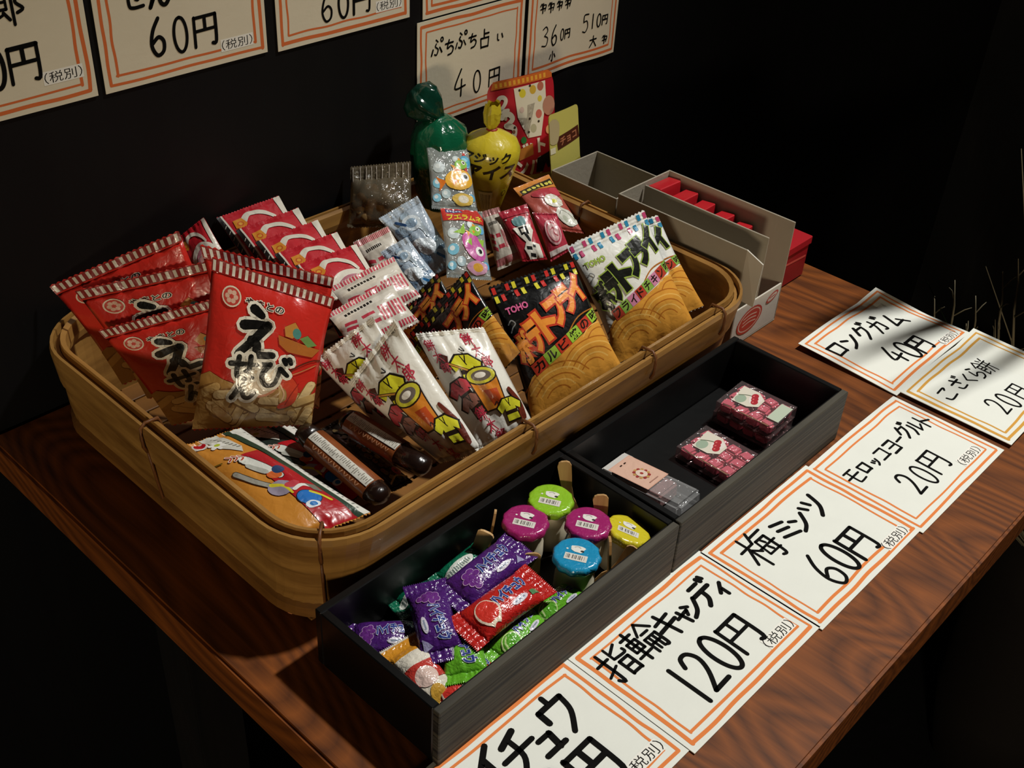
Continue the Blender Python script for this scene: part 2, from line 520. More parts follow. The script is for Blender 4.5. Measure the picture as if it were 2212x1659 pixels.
# ================================================================== HANDWRITTEN PRICE CARDS
def loop(cx, cy, rx, ry, a0=90, a1=450, n=14):
    return [(cx + rx * math.cos(math.radians(a0 + (a1 - a0) * i / n)), cy + ry * math.sin(math.radians(a0 + (a1 - a0) * i / n))) for i in range(n + 1)]
DK = [[(.80, 1.04), (.87, .88)], [(.95, 1.07), (1.02, .92)]]
GL = {
 '0': [loop(.5, .5, .34, .5)],
 '1': [[(.5, 1), (.5, 0)]],
 '2': [[(.15, .78), (.32, .98), (.62, .98), (.78, .75), (.6, .42), (.15, .04)], [(.15, .04), (.88, .06)]],
 '3': [[(.2, .9), (.55, 1), (.75, .78), (.4, .55)], [(.4, .55), (.8, .4), (.65, .05), (.15, .08)]],
 '4': [[(.58, 1), (.08, .34), (.92, .36)], [(.62, .62), (.58, 0)]],
 '5': [[(.82, .98), (.3, .96), (.25, .58)], [(.25, .58), (.65, .62), (.8, .3), (.55, .02), (.18, .08)]],
 '6': [[(.62, 1), (.3, .68), (.18, .3), (.4, .02), (.72, .1), (.78, .36), (.55, .5), (.24, .36)]],
 '円': [[(.12, .92), (.1, .04)], [(.12, .9), (.9, .92)], [(.9, .92), (.88, .12), (.74, .06)], [(.5, .9), (.5, .52)], [(.12, .5), (.88, .52)]],
 'ロ': [[(.15, .86), (.2, .14)], [(.15, .86), (.85, .84)], [(.85, .84), (.8, .14)], [(.2, .16), (.82, .18)]],
 'ン': [[(.1, .82), (.36, .66)], [(.15, .08), (.55, .3), (.92, .8)]],
 'グ': [[(.38, .92), (.08, .45)], [(.3, .76), (.74, .76)], [(.74, .76), (.6, .38), (.2, 0)]] + DK,
 'ガ': [[(.08, .65), (.74, .68)], [(.74, .68), (.66, .14), (.5, .12)], [(.4, .95), (.36, .55), (.06, .04)]] + DK,
 'ム': [[(.45, .96), (.12, .2)], [(.12, .2), (.82, .28)], [(.62, .5), (.94, .04)]],
 'こ': [[(.2, .86), (.8, .88), (.68, .74)], [(.15, .36), (.3, .1), (.88, .14)]],
 'ざ': [[(.08, .68), (.86, .72)], [(.4, .96), (.66, .44)], [(.2, .3), (.36, .07), (.82, .1)]] + DK,
 'く': [[(.7, .96), (.25, .5)], [(.25, .5), (.76, .04)]],
 'ら': [[(.35, .97), (.58, .88)], [(.3, .76), (.25, .34), (.6, .48), (.82, .3), (.65, .07), (.35, .02)]],
 '餅': [[(.28, 1), (.0, .68)], [(.28, 1), (.5, .72)], [(.12, .68), (.42, .68)], [(.14, .64), (.12, .06)], [(.12, .06), (.34, .14)], [(.14, .5), (.4, .5)], [(.14, .35), (.4, .35)], [(.4, .66), (.4, .32)], [(.6, .96), (.68, .82)], [(.92, .98), (.84, .82)], [(.54, .7), (.98, .72)], [(.5, .45), (1.02, .47)], [(.66, .7), (.64, .4), (.52, .02)], [(.84, .7), (.84, -.02)]],
 'モ': [[(.2, .9), (.8, .9)], [(.06, .52), (.94, .54)], [(.45, .9), (.42, .16), (.56, .07), (.94, .1)]],
 'ッ': [[(.15, .75), (.25, .5)], [(.45, .82), (.52, .58)], [(.86, .8), (.7, .3), (.4, .06)]],
 'コ': [[(.15, .86), (.86, .86)], [(.86, .86), (.82, .14)], [(.1, .14), (.92, .16)]],
 'ヨ': [[(.15, .92), (.86, .92)], [(.86, .92), (.84, .08)], [(.2, .52), (.84, .52)], [(.12, .08), (.84, .1)]],
 'ー': [[(.08, .5), (.92, .56)]],
 'ル': [[(.3, .86), (.28, .4), (.04, .04)], [(.6, .94), (.6, .08)], [(.6, .08), (1.0, .42)]],
 'ト': [[(.35, 1), (.35, 0)], [(.35, .6), (.88, .36)]],
 '梅': [[(.0, .68), (.48, .7)], [(.26, 1), (.26, 0)], [(.26, .66), (.0, .22)], [(.26, .6), (.46, .4)], [(.62, 1), (.48, .72)], [(.58, .85), (1, .87)], [(.58, .68), (.52, .22)], [(.52, .22), (.95, .22)], [(.58, .68), (.92, .68)], [(.92, .68), (.87, .05), (.74, .02)], [(.44, .45), (1.04, .46)], [(.72, .64), (.76, .52)], [(.7, .4), (.74, .28)]],
 'ミ': [[(.2, .94), (.78, .78)], [(.2, .6), (.72, .46)], [(.12, .26), (.88, .04)]],
 'ツ': [[(.08, .76), (.25, .5)], [(.42, .84), (.54, .58)], [(.96, .9), (.78, .35), (.4, 0)]],
 '指': [[(.0, .72), (.42, .74)], [(.24, 1), (.24, .04), (.1, .12)], [(.0, .3), (.42, .46)], [(.9, .96), (.56, .78)], [(.55, 1), (.55, .62)], [(.55, .62), (.95, .6), (.98, .72)], [(.58, .48), (.58, 0)], [(.58, .48), (.92, .48)], [(.92, .48), (.92, 0)], [(.58, .25), (.92, .25)], [(.58, .02), (.92, .02)]],
 '輪': [[(.04, .85), (.42, .86)], [(.08, .68), (.08, .35)], [(.08, .35), (.4, .35)], [(.4, .35), (.4, .68)], [(.4, .68), (.08, .68)], [(.08, .52), (.4, .52)], [(.0, .18), (.48, .2)], [(.24, 1), (.24, 0)], [(.74, 1), (.5, .66)], [(.74, 1), (1.04, .68)], [(.62, .64), (.88, .64)], [(.56, .48), (.56, 0)], [(.56, .48), (.98, .48)], [(.98, .48), (.98, .04), (.9, .02)], [(.7, .48), (.7, .04)], [(.84, .48), (.84, .04)], [(.56, .26), (.98, .26)]],
 'キ': [[(.14, .7), (.86, .8)], [(.06, .4), (.94, .5)], [(.42, 1), (.6, 0)]],
 'ャ': [[(.04, .55), (.88, .66)], [(.88, .66), (.7, .4)], [(.35, .88), (.52, 0)]],
 'デ': [[(.2, .9), (.66, .92)], [(.04, .58), (.9, .62)], [(.5, .6), (.45, .25), (.2, 0)]] + DK,
 'ィ': [[(.82, .92), (.2, .35)], [(.55, .66), (.55, .02)]],
 'イ': [[(.86, .97), (.08, .4)], [(.52, .68), (.52, -.04)]],
 'チ': [[(.78, 1), (.25, .82)], [(.02, .5), (.98, .54)], [(.52, .88), (.5, .35), (.2, 0)]],
 'ュ': [[(.2, .76), (.76, .76)], [(.76, .76), (.68, .15)], [(.02, .15), (.98, .17)]],
 'ウ': [[(.5, 1.04), (.5, .82)], [(.15, .8), (.14, .48)], [(.15, .8), (.86, .82)], [(.86, .82), (.76, .4), (.4, -.02)]],
 'ぷ': [[(.4, 1), (.56, .86)], [(.42, .76), (.35, .6), (.58, .4), (.45, .1), (.28, .15)], [(.15, .45), (.02, .12)], [(.72, .5), (.9, .2)], loop(.9, .95, .1, .12)],
 'ち': [[(.1, .78), (.82, .8)], [(.44, 1), (.28, .46), (.6, .58), (.84, .4), (.7, .1), (.35, .02)]],
 '占': [[(.45, 1.02), (.45, .55)], [(.45, .78), (.82, .78)], [(.18, .55), (.22, .04)], [(.18, .55), (.82, .55)], [(.82, .55), (.78, .04)], [(.22, .07), (.78, .07)]],
 'い': [[(.15, .82), (.18, .3), (.36, .2)], [(.76, .76), (.9, .4)]],
 '郎': [[(.26, 1.02), (.3, .9)], [(.08, .86), (.08, .2)], [(.08, .2), (.32, .3)], [(.08, .86), (.46, .86)], [(.46, .86), (.46, .45)], [(.08, .66), (.46, .66)], [(.08, .45), (.46, .45)], [(.35, .36), (.52, .14)], [(.64, .96), (.64, -.02)], [(.64, .92), (.94, .92)], [(.94, .92), (.76, .62), (.97, .4), (.78, .3)]],
 '小': [[(.5, 1), (.5, .04), (.36, .12)], [(.22, .7), (.04, .3)], [(.76, .7), (.98, .34)]],
 '大': [[(.06, .65), (.94, .68)], [(.5, 1), (.45, .5), (.06, 0)], [(.5, .6), (.94, 0)]],
 'せ': [[(.02, .6), (.98, .66)], [(.72, .98), (.7, .38), (.58, .34)], [(.3, .9), (.28, .2), (.44, .06), (.86, .08)]],
 'ん': [[(.5, 1), (.08, .02)], [(.08, .02), (.4, .5), (.55, .1), (.75, .04), (.95, .3)]],
 'え': [[(.36, 1.0), (.56, .90)], [(.16, .64), (.50, .70), (.74, .72)], [(.74, .72), (.46, .38), (.10, .04)], [(.40, .36), (.54, .28), (.60, .08), (.96, .10)]],
 'び': [[(.0, .76), (.40, .82)], [(.40, .82), (.20, .42), (.32, .08), (.60, .14), (.72, .70)], [(.72, .70), (.96, .46)]] + DK,
 '太': [[(.06, .66), (.94, .69)], [(.5, 1), (.45, .5), (.04, 0)], [(.5, .6), (.96, 0)], [(.42, .24), (.54, .10)]],
 '7': [[(.12, .92), (.88, .92)], [(.88, .92), (.58, .5), (.46, .02)]],
 '~': [[(.1, .7), (.3, .9), (.4, .5)], [(.15, .4), (.85, .45)], [(.5, .9), (.45, .05)], [(.6, .75), (.9, .7), (.75, .2)]],
}
def brush(a, ch, x, y, h, w_, wd, col, out=None, ow=0.):
    """brush-written glyph with an optional outline around it"""
    for c, extra in ((out, ow * 2), (col, 0.)):
        if not c:
            continue
        a.layer += 1
        L = a.layer
        for st in GL[ch]:
            a.stroke([(x + (px - .5) * w_, y + (py - .5) * h) for px, py in st], wd + extra, c, layer=L, wend=wd * .75 + extra)
CARD_W, CARD_H = .105, .0737
class Frame:
    def __init__(s, O, U, W, wave=None):
        s.O, s.U, s.W = O, U, W
        s.N = U.cross(W).normalized()
        s.wave = wave
    def __call__(s, u, v):
        p = s.O + s.U * u + s.W * v
        if s.wave:
            p = p + s.N * s.wave(u, v)
        return p, s.N

def sheet(name, fr, m, nu, nv, th):
    vs_, fs = [], []
    for k in (0, 1):
        for j in range(nv + 1):
            for i in range(nu + 1):
                p, n = fr(i / nu, j / nv)
                vs_.append(p + n * (th * k))
    st = (nu + 1) * (nv + 1)
    for j in range(nv):
        for i in range(nu):
            a = j * (nu + 1) + i
            fs.append((a + nu + 1, a + nu + 2, a + 1, a))
            fs += [(st + a, st + a + 1, st + a + nu + 2), (st + a, st + a + nu + 2, st + a + nu + 1)]
    ring = [i for i in range(nu + 1)] + [j * (nu + 1) + nu for j in range(1, nv + 1)] + \
           [nv * (nu + 1) + i for i in range(nu - 1, -1, -1)] + [j * (nu + 1) for j in range(nv - 1, 0, -1)]
    for a, b in zip(ring, ring[1:] + ring[:1]):
        fs.append((a, b, st + b, st + a))
    return mesh(name, vs_, fs, m, None, False)

def price_card(O, U, W, chars, label, tax=None, wave=None, pen=.0016, seed=0, cw=CARD_W, ch=CARD_H, tone='ecede4', orange='e8874a', z0=.0006):
    """chars: (glyph, x, y, size) in metres from the card's lower left corner"""
    rnd = random.Random(seed)
    O = V(O)
    ob = None
    fr = Frame(V((0, 0, 0)), V(U) * cw, V(W) * ch, wave)
    me = sheet('price_card', fr, paper(tone), 16, 12, .0004)
    ob = tag(link('price_card', me, None, O + fr.N * z0), label, 'price card', 'handwritten price cards')
    asp = ch / cw
    a = Art(asp)
    s = 1 / cw
    for k, ins in enumerate((.0036, .0080)):
        lw = (.0017, .0013)[k]
        i0, i1 = ins * s, ins * s
        def wob(p, q):
            n = 6
            return [(p[0] + (q[0] - p[0]) * t / n + rnd.uniform(-.004, .004), p[1] + (q[1] - p[1]) * t / n + rnd.uniform(-.004, .004)) for t in range(n + 1)]
        c = [(i0, i0), (1 - i0, i0), (1 - i0, asp - i0), (i0, asp - i0)]
        for e in range(4):
            a.stroke(wob(c[e], c[(e + 1) % 4]), lw * s * rnd.uniform(.8, 1.35), orange, layer=1 + .1 * e)
    a.layer = 3
    b = Art(asp)
    for g, x, y, sz in chars:
        if g not in GL:
            continue
        sx = sz * s
        wx = sx * (.62 if g in '0123456' else .95)
        for st in GL[g]:
            pts = [(x * s + (px - .5) * wx, y * s + (py - .5) * sx) for px, py in st]
            b.stroke(pts, pen * s * rnd.uniform(.85, 1.15) * (.72 if len(GL[g]) > 7 else 1), '100f0e', layer=2)
    a.lay('orange_border', fr, ob, ink, 16, 12, .00046, .00001)
    b.lay('handwriting', fr, ob, ink, 16, 12, .00056, .00001)
    if tax:
        t = Art(asp)
        x, y, sz, r = tax
        t.rect(x * s - .105, y * s - .034, x * s + .105, y * s + .034, 'f4f1e8', rot_=r)
        t.text('（税別）', x * s, y * s, sz * s, '24211f', rot_=r, wid=sz * s * 3.6)
        t.lay('tax_sticker', fr, ob, ink, 16, 12, .00050, .00001)
    return ob

X, Y = V((1, 0, 0)), V((0, 1, 0))
def table_card(x0, y0, chars, label, **k):
    return price_card((x0, y0, 0), X, Y, [(g, x - x0, y - y0, s) for g, x, y, s in chars], label,
                      **{**k, 'tax': (k['tax'][0] - x0, k['tax'][1] - y0, .0062, 0) if k.get('tax') else None})

table_card(-.2095, .0045, [('イ', -.1730, .0600, .0180), ('チ', -.1580, .0560, .0195), ('ュ', -.1450, .0500, .0130), ('ウ', -.1305, .0570, .0210), ('0', -.1580, .0300, .0230), ('円', -.1400, .0290, .0235)],
           'white price card with the thickest black kana, beside the 120 yen card', tax=(-.1215, .0158), pen=.0031, seed=1)
table_card(-.104, .0018, [('指', -.0895, .0573, .019), ('輪', -.0700, .0573, .0195), ('キ', -.0530, .0555, .0155), ('ャ', -.0420, .0530, .010), ('ン', -.0345, .0535, .0125), ('デ', -.0225, .0555, .0155), ('ィ', -.0135, .0505, .009), ('1', -.0756, .0255, .024), ('2', -.0634, .0262, .024), ('0', -.0486, .0268, .024), ('円', -.0318, .0272, .0215)],
           'white card with orange border reading 120 yen', tax=(-.0180, .0140), pen=.0023, seed=2)
table_card(0, 0, [('梅', .0264, .0536, .0235), ('ミ', .0485, .0525, .0150), ('ン', .0605, .0495, .0140), ('ツ', .0755, .0520, .0165), ('6', .038, .0205, .0245), ('0', .0521, .0205, .0225), ('円', .0682, .0195, .0215)],
           'white card with orange border reading 60 yen beside the mint dispenser tray', tax=(.0870, .0072), pen=.0023, seed=3)
table_card(.1021, -.002, [('モ', .1163, .0484, .0125), ('ロ', .1278, .0482, .0095), ('ッ', .1374, .0461, .0065), ('コ', .1470, .0474, .0105), ('ヨ', .1579, .0465, .0110), ('ー', .1673, .0470, .0075), ('グ', .1775, .0492, .0120), ('ル', .1865, .0465, .0115), ('ト', .1960, .0458, .0120), ('2', .1353, .0225, .0180), ('0', .1483, .0210, .0175), ('円', .1635, .0225, .0185)],
           'white card with orange border reading 20 yen with eight-letter kana name', tax=(.1855, .0105), pen=.0015, seed=4,
           wave=lambda u, v: .0012 * math.sin(3 * u) * v)
table_card(.2096, .0705, [('ロ', .2228, .1219, .0150), ('ン', .2381, .1201, .0150), ('グ', .2551, .1207, .0165), ('ガ', .2705, .1180, .0165), ('ム', .2874, .1140, .0170), ('4', .246, .0925, .0190), ('0', .2580, .0890, .0200), ('円', .2705, .0868, .0180)],
           'curled white card reading 40 yen at the end of the table', tax=(.2950, .0775), pen=.0020, seed=5,
           wave=lambda u, v: .0035 * abs(math.sin(2.6 * u + 1.2 * v)) + .003 * u * v)
table_card(.2127, -.0035, [('こ', .231, .0474, .0130), ('ざ', .2465, .0475, .0120), ('く', .2576, .0454, .0105), ('ら', .2684, .0452, .0135), ('餅', .2813, .0451, .0155), ('2', .2428, .0188, .0165), ('0', .2540, .0170, .0165), ('円', .2700, .0168, .0160)],
           'curled white card reading 20 yen with a yellow-orange border at the table end', pen=.0014, seed=6, orange='d8a04a',
           wave=lambda u, v: .003 * abs(math.sin(3.4 * u + .6)) + .002 * v * u)

WX, WZ = V((1, 0, 0)), V((0, 0, 1))
def wall_card(x0, z0, chars, label, **k):
    tx = k.pop('tax', None)
    return price_card((x0, WY - .0008, z0), WX, WZ, [(g, x - x0, z - z0, s) for g, x, z, s in chars], label,
                      tax=(tx[0] - x0, tx[1] - z0, .0058, 0) if tx else None, orange='d9713f', tone='e2d8c0', z0=0., **k)  # paper tinted creamier here to stand in for the wall's dimmer, warmer light
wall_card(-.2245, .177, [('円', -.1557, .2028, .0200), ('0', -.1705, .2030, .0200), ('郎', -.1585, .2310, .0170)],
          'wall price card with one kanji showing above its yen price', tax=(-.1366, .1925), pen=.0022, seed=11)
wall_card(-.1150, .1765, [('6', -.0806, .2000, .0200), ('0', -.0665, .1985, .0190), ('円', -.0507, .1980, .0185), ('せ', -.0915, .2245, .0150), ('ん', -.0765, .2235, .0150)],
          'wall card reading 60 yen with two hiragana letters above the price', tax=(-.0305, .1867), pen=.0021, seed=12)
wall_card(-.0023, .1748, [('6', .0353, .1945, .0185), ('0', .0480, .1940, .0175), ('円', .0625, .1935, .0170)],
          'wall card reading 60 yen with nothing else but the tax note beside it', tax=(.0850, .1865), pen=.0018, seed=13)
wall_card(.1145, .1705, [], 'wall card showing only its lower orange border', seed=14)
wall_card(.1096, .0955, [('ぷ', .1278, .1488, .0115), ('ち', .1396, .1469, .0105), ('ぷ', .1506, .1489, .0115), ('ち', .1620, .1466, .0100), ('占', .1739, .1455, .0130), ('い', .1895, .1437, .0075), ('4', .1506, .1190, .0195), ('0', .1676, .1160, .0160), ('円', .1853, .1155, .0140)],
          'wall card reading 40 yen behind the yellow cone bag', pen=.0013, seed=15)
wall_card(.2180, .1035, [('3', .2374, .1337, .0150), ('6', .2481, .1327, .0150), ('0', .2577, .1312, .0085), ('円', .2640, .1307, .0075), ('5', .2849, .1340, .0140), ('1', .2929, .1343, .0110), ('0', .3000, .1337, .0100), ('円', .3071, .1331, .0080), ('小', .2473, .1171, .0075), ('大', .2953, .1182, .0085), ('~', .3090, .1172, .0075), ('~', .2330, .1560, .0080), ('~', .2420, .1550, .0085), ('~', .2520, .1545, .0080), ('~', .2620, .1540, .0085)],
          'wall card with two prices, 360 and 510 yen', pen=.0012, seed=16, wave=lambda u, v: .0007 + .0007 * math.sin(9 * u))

# ================================================================== BAMBOO BASKET
def rrect(x0, x1, y0, y1, r, n=10):
    pts = []
    for cx, cy, a0 in ((x1 - r, y1 - r, 0), (x0 + r, y1 - r, 90), (x0 + r, y0 + r, 180), (x1 - r, y0 + r, 270)):
        for i in range(n + 1):
            a = math.radians(a0 + 90 * i / n)
            pts.append(V((cx + r * math.cos(a), cy + r * math.sin(a), 0)))
    out = []
    for i, p in enumerate(pts):            # add points on the straight runs
        q = pts[(i + 1) % len(pts)]
        out.append(p)
        if (q - p).length > .03:
            m = int((q - p).length / .02)
            out += [p.lerp(q, k / m) for k in range(1, m)]
    return out

RX0, RX1, RY0, RY1 = -.186, .166, .1560, .4060
BX0, BX1, BY0, BY1 = -.1815, .1600, .1660, .4000
BZ0, BZ1 = .003, .060
def basket_ring(t, grow=0., z=None, wob=.0008):
    """outline of the flaring basket at height fraction t, grown outward"""
    L = rrect(BX0 + (RX0 - BX0) * t - grow, BX1 + (RX1 - BX1) * t + grow,
              BY0 + (RY0 - BY0) * t - grow, BY1 + (RY1 - BY1) * t + grow, .030 + .008 * t + grow)
    zz = BZ0 + (BZ1 - BZ0) * t if z is None else z
    return [V((p.x, p.y, zz + noise.noise(p * 14) * wob)) for p in L]

def hoop(name, rings, m, parent):
    """closed band from a list of rings (cross-section going round)"""
    n = min(len(r) for r in rings)
    vs_, fs = [], []
    for r in rings:
        vs_ += [r[i] - BO for i in range(n)]
    k = len(rings)
    for a in range(k):
        for i in range(n):
            b = (a + 1) % k
            fs.append((a * n + i, a * n + (i + 1) % n, b * n + (i + 1) % n, b * n + i))
    return link(name, mesh(name, vs_, fs, m, None, False), parent)

bamboo = wood('aged_bamboo', '6a461c', 'b98a47', (14, 14, 90), .42, 0, .2, (.25, .75), .1)
bamboo_in = wood('inner_bamboo', '4a2c10', '94642b', (12, 12, 70), .5, 0, .2, (.25, .75))
rattan = mat('rattan_tie', '6a3f1c', .5, .4, 0, .2, 300, .3)
BO = V((-.01, .28, 0))
bk = empty('bamboo_basket', BO, 'shallow rectangular bamboo basket with rounded corners holding the snack bags', 'basket')
th = .0022
def R_(t, g):
    return basket_ring(t, g)
hoop('wall_band', [R_(0, 0), R_(.35, .0012), R_(.7, .0008), R_(.97, 0), R_(.97, -th), R_(.6, -th), R_(.3, -th), R_(0, -th)], bamboo, bk)
hoop('outer_rim', [R_(.58, .0010), R_(.64, .0024), R_(.97, .0030), R_(1.03, .0020), R_(1.03, .0004), R_(.58, .0004)], bamboo, bk)
hoop('inner_rim', [R_(.82, -.0028), R_(.98, -.0026), R_(1.05, -.0036), R_(1.03, -.0062), R_(.9, -.0064), R_(.82, -.0050)], bamboo, bk)
hoop('foot_hoop', [R_(.02, .0004), R_(.06, .0030), R_(.17, .0026), R_(.20, .0004)], bamboo_in, bk)
# woven base
slm = {}
for ax in (0, 1):
    n = 22 if ax == 0 else 15
    for i in range(n):
        f = (i + .5) / n
        if ax == 0:
            x = BX0 + .006 + (BX1 - BX0 - .012) * f
            ln, ctr = (BY1 - BY0 - .008), V((x, (BY0 + BY1) / 2, .0042))
        else:
            y = BY0 + .006 + (BY1 - BY0 - .012) * f
            ln, ctr = (BX1 - BX0 - .008), V(((BX0 + BX1) / 2, y, .0056))
        if ax not in slm:
            h = ln / 2
            slm[ax] = boxm('slat', (-.0062, -h, -.0006) if ax == 0 else (-h, -.0062, -.0006),
                           (.0062, h, .0006) if ax == 0 else (h, .0062, .0006), bamboo_in, .0003)
        link('slat', slm[ax], bk, ctr - BO)
# ties of split rattan lashed over the rim
def tie(p, nrm, long_=False):
    nrm = V(nrm).normalized()
    pts = []
    zz = [.0462, .050, .056, .0615, .0640, .0636, .058, .049]
    oo = [.0020, .0036, .0040, .0036, .0010, -.0062, -.0080, -.0070]
    for z, o in zip(zz, oo):
        pts.append(V((p[0], p[1], z)) + nrm * o - BO)
    link('tie', tube('tie', pts, .0009, rattan, 6), bk)
    if long_:
        q = [V((p[0], p[1], 0)) + nrm * (.0034 - .007 * (1 - z / .06)) + V((0, 0, z)) - BO for z in (.047, .03, .015, .010)]
        link('tie', tube('tie', q, .0008, rattan, 6), bk)
for x in (-.047, .052, .120):
    tie((x, RY0), (0, -1, 0))
for x in (-.10, -.020, .075):
    tie((x, RY1), (0, 1, 0))
tie((RX0, .287), (-1, 0, 0), True)
tie((RX1, .300), (1, 0, 0))
tie((RX0 + .0125, RY0 + .0115), (-.72, -.7, 0), True)

# ================================================================== BLACK WOODEN TRAYS
tray_front = wood('weathered_black_wood', '0a0908', '5c5648', (4, 30, 520), .6, 0, .5, (.40, .82), .0)
lacquer = mat('black_lacquer', '060606', .4, .3, .05, .1, 60)
TH, TY0, TY1 = .035, .0750, .1555
def tray(x0, x1, label):
    o = empty('wooden_tray', ((x0 + x1) / 2, (TY0 + TY1) / 2, 0), label, 'tray', 'black wooden trays along the table front')
    c = V(o.location)
    def p(name, lo_, hi, m):
        link(name, boxm(name, V(lo_) - c, V(hi) - c, m, .0005), o)
    t = .0042
    p('front_panel', (x0, TY0, .0004), (x1, TY0 + t, TH), tray_front)
    p('back_panel', (x0, TY1 - t, .0004), (x1, TY1, TH), lacquer)
    p('side_panel', (x0, TY0 + t, .0004), (x0 + t, TY1 - t, TH), lacquer)
    p('side_panel', (x1 - t, TY0 + t, .0004), (x1, TY1 - t, TH), lacquer)
    p('bottom_panel', (x0 + t, TY0 + t, .0004), (x1 - t, TY1 - t, .0045), lacquer)
    # inner lining keeps the inside of the front panel black
    p('lining', (x0 + t, TY0 + t, .0045), (x1 - t, TY0 + t + .0006, TH - .0006), lacquer)
    return o
tray(-.1880, -.0237, 'black wooden tray full of wrapped candies and small yogurt cups')
tray(-.0225, .1418, 'black wooden tray holding a mint dispenser and pink mochi packs')

# ================================================================== SNACK BAGS
def sstep(a, b, x):
    t = max(0, min(1, (x - a) / (b - a))) if b != a else (1. if x > a else 0.)
    return t * t * (3 - 2 * t)

class Bag:
    """pillow bag over four corner points (TL, TR, BR, BL)"""
    def __init__(s, q, T=.014, seal=(.07, .06), side=False, wr=.0012, seed=0, pinch=.05, pw=.55, bend=0.):
        s.q = [V(p) for p in q]
        s.T, s.seal, s.side, s.wr, s.seed, s.pinch, s.pw, s.bend = T, seal, side, wr, seed * 3.7, pinch, pw, bend
        U = (s.q[1] - s.q[0]) + (s.q[2] - s.q[3])
        W = (s.q[0] - s.q[3]) + (s.q[1] - s.q[2])
        s.n = U.cross(W).normalized()
        s.o = (s.q[2] + s.q[3]) / 2
        s.w = U.length / 2
        s.h = W.length / 2
    def g(s, u, v):
        if s.side:
            u, v = v, u
        st, sb = s.seal
        t = max(0., min(1., (v - sb) / (1 - sb - st)))
        return (math.sin(math.pi * t) ** s.pw) * (math.sin(math.pi * max(0, min(1, u))) ** s.pw)
    def mid(s, u, v):
        TL, TR, BR, BL = s.q
        k = 1 - s.pinch * math.sin(math.pi * max(0, min(1, v if not s.side else u)))
        if s.side:
            v = .5 + (v - .5) * k
        else:
            u = .5 + (u - .5) * k
        return TL * (1 - u) * v + TR * u * v + BR * u * (1 - v) + BL * (1 - u) * (1 - v)
    def S(s, u, v, sgn=1):
        p = s.mid(u, v)
        g = s.g(u, v)
        b = s.T / 2 * g * sgn
        nz = noise.noise(V((u * 3.1 + s.seed, v * 3.7, s.seed))) * s.wr * g
        nz += noise.noise(V((u * 8 + s.seed, v * 6 + 5, 2.2))) * s.wr * .45 * g
        a, c = (u, v) if not s.side else (v, u)
        d = min(abs(c - s.seal[1]), abs(1 - s.seal[0] - c))
        nz += noise.noise(V((a * 13 + s.seed, c * 2, 7.7))) * s.wr * .7 * math.exp(-d * 9)
        nz -= s.bend * (c - .3) ** 2
        return p + s.n * (b + nz)
    def surf(s, u, v):
        return s.S(u, v), s.n

def bag(name, q, art, label, cat, col, group=None, nu=28, nv=36, seal_col=None, T=.014, seal=(.07, .06), side=False, wr=.0012,
        seed=0, pinch=.05, mfun=film, pfun=None, serr=.012, pw=.55, bend=0., eps=.00016):
    B = Bag(q, T, seal, side, wr, seed, pinch, pw, bend)
    body_m = mfun(col) if isinstance(col, str) else col
    st, sb = seal
    vs_, fs = [], []
    for sgn in (1, -1):
        for j in range(nv + 1):
            for i in range(nu + 1):
                vs_.append(B.S(i / nu, j / nv, sgn) - B.o)
    st_ = (nu + 1) * (nv + 1)
    for j in range(nv):
        for i in range(nu):
            a = j * (nu + 1) + i
            fs += [(a, a + 1, a + nu + 2), (a, a + nu + 2, a + nu + 1)]
            fs.append((st_ + a + nu + 1, st_ + a + nu + 2, st_ + a + 1, st_ + a))
    me = mesh(name, vs_, fs, body_m)
    bm = bmesh.new()
    bm.from_mesh(me)
    bmesh.ops.remove_doubles(bm, verts=bm.verts, dist=1e-6)
    bm.to_mesh(me)
    bm.free()
    o = tag(link(name, me, None, B.o), label, cat, group)
    # crimped seals: a serrated strip proud of both ends
    sm = mfun(seal_col) if isinstance(seal_col, str) else (seal_col or body_m)
    for end in (0, 1):
        wv = st if end else sb
        if wv < .02:
            continue
        n = 44
        vs_, fs = [], []
        for k in (1, -1):
            for r in range(7):
                f = r / 6
                for i in range(n + 1):
                    c = (1 - wv * (1 - f)) if end else (wv * (1 - f))
                    if r == 6:
                        c += (serr if i % 2 else 0) * (1 if end else -1)
                    a = i / n
                    uu, vv = (a, c) if not side else (c, a)
                    p = B.S(uu, vv, 0) + B.n * (k * (.00012 + (.00022 if r % 2 else 0)))
                    vs_.append(p - B.o)
        row = n + 1
        for k in range(2):
            for r in range(6):
                for i in range(n):
                    a = k * 7 * row + r * row + i
                    f = (a, a + 1, a + row + 1, a + row)
                    fs.append(f if (k == 0) == (end == 1) else f[::-1])
        link('crimped_seal', mesh('crimped_seal', vs_, fs, sm, None, False), o)
    if art:
        art.lay('printed_design', B.surf, o, pfun or mfun, nu, nv, eps + .00030, .000007, B.o)
    return o, B

# ------------------------------------------------------------------ printed designs
CREAM, BLACK = 'efe9d8', '0d0c0b'
def rnd_blob(cx, cy, rx, ry, seed, n=22, amp=.16):
    return [(cx + rx * (1 + amp * noise.noise(V((math.cos(6.283 * i / n) * 1.5 + seed, math.sin(6.283 * i / n) * 1.5, seed)))) * math.cos(6.283 * i / n),
             cy + ry * (1 + amp * noise.noise(V((math.cos(6.283 * i / n) * 1.5, seed, math.sin(6.283 * i / n) * 1.5)))) * math.sin(6.283 * i / n)) for i in range(n)]

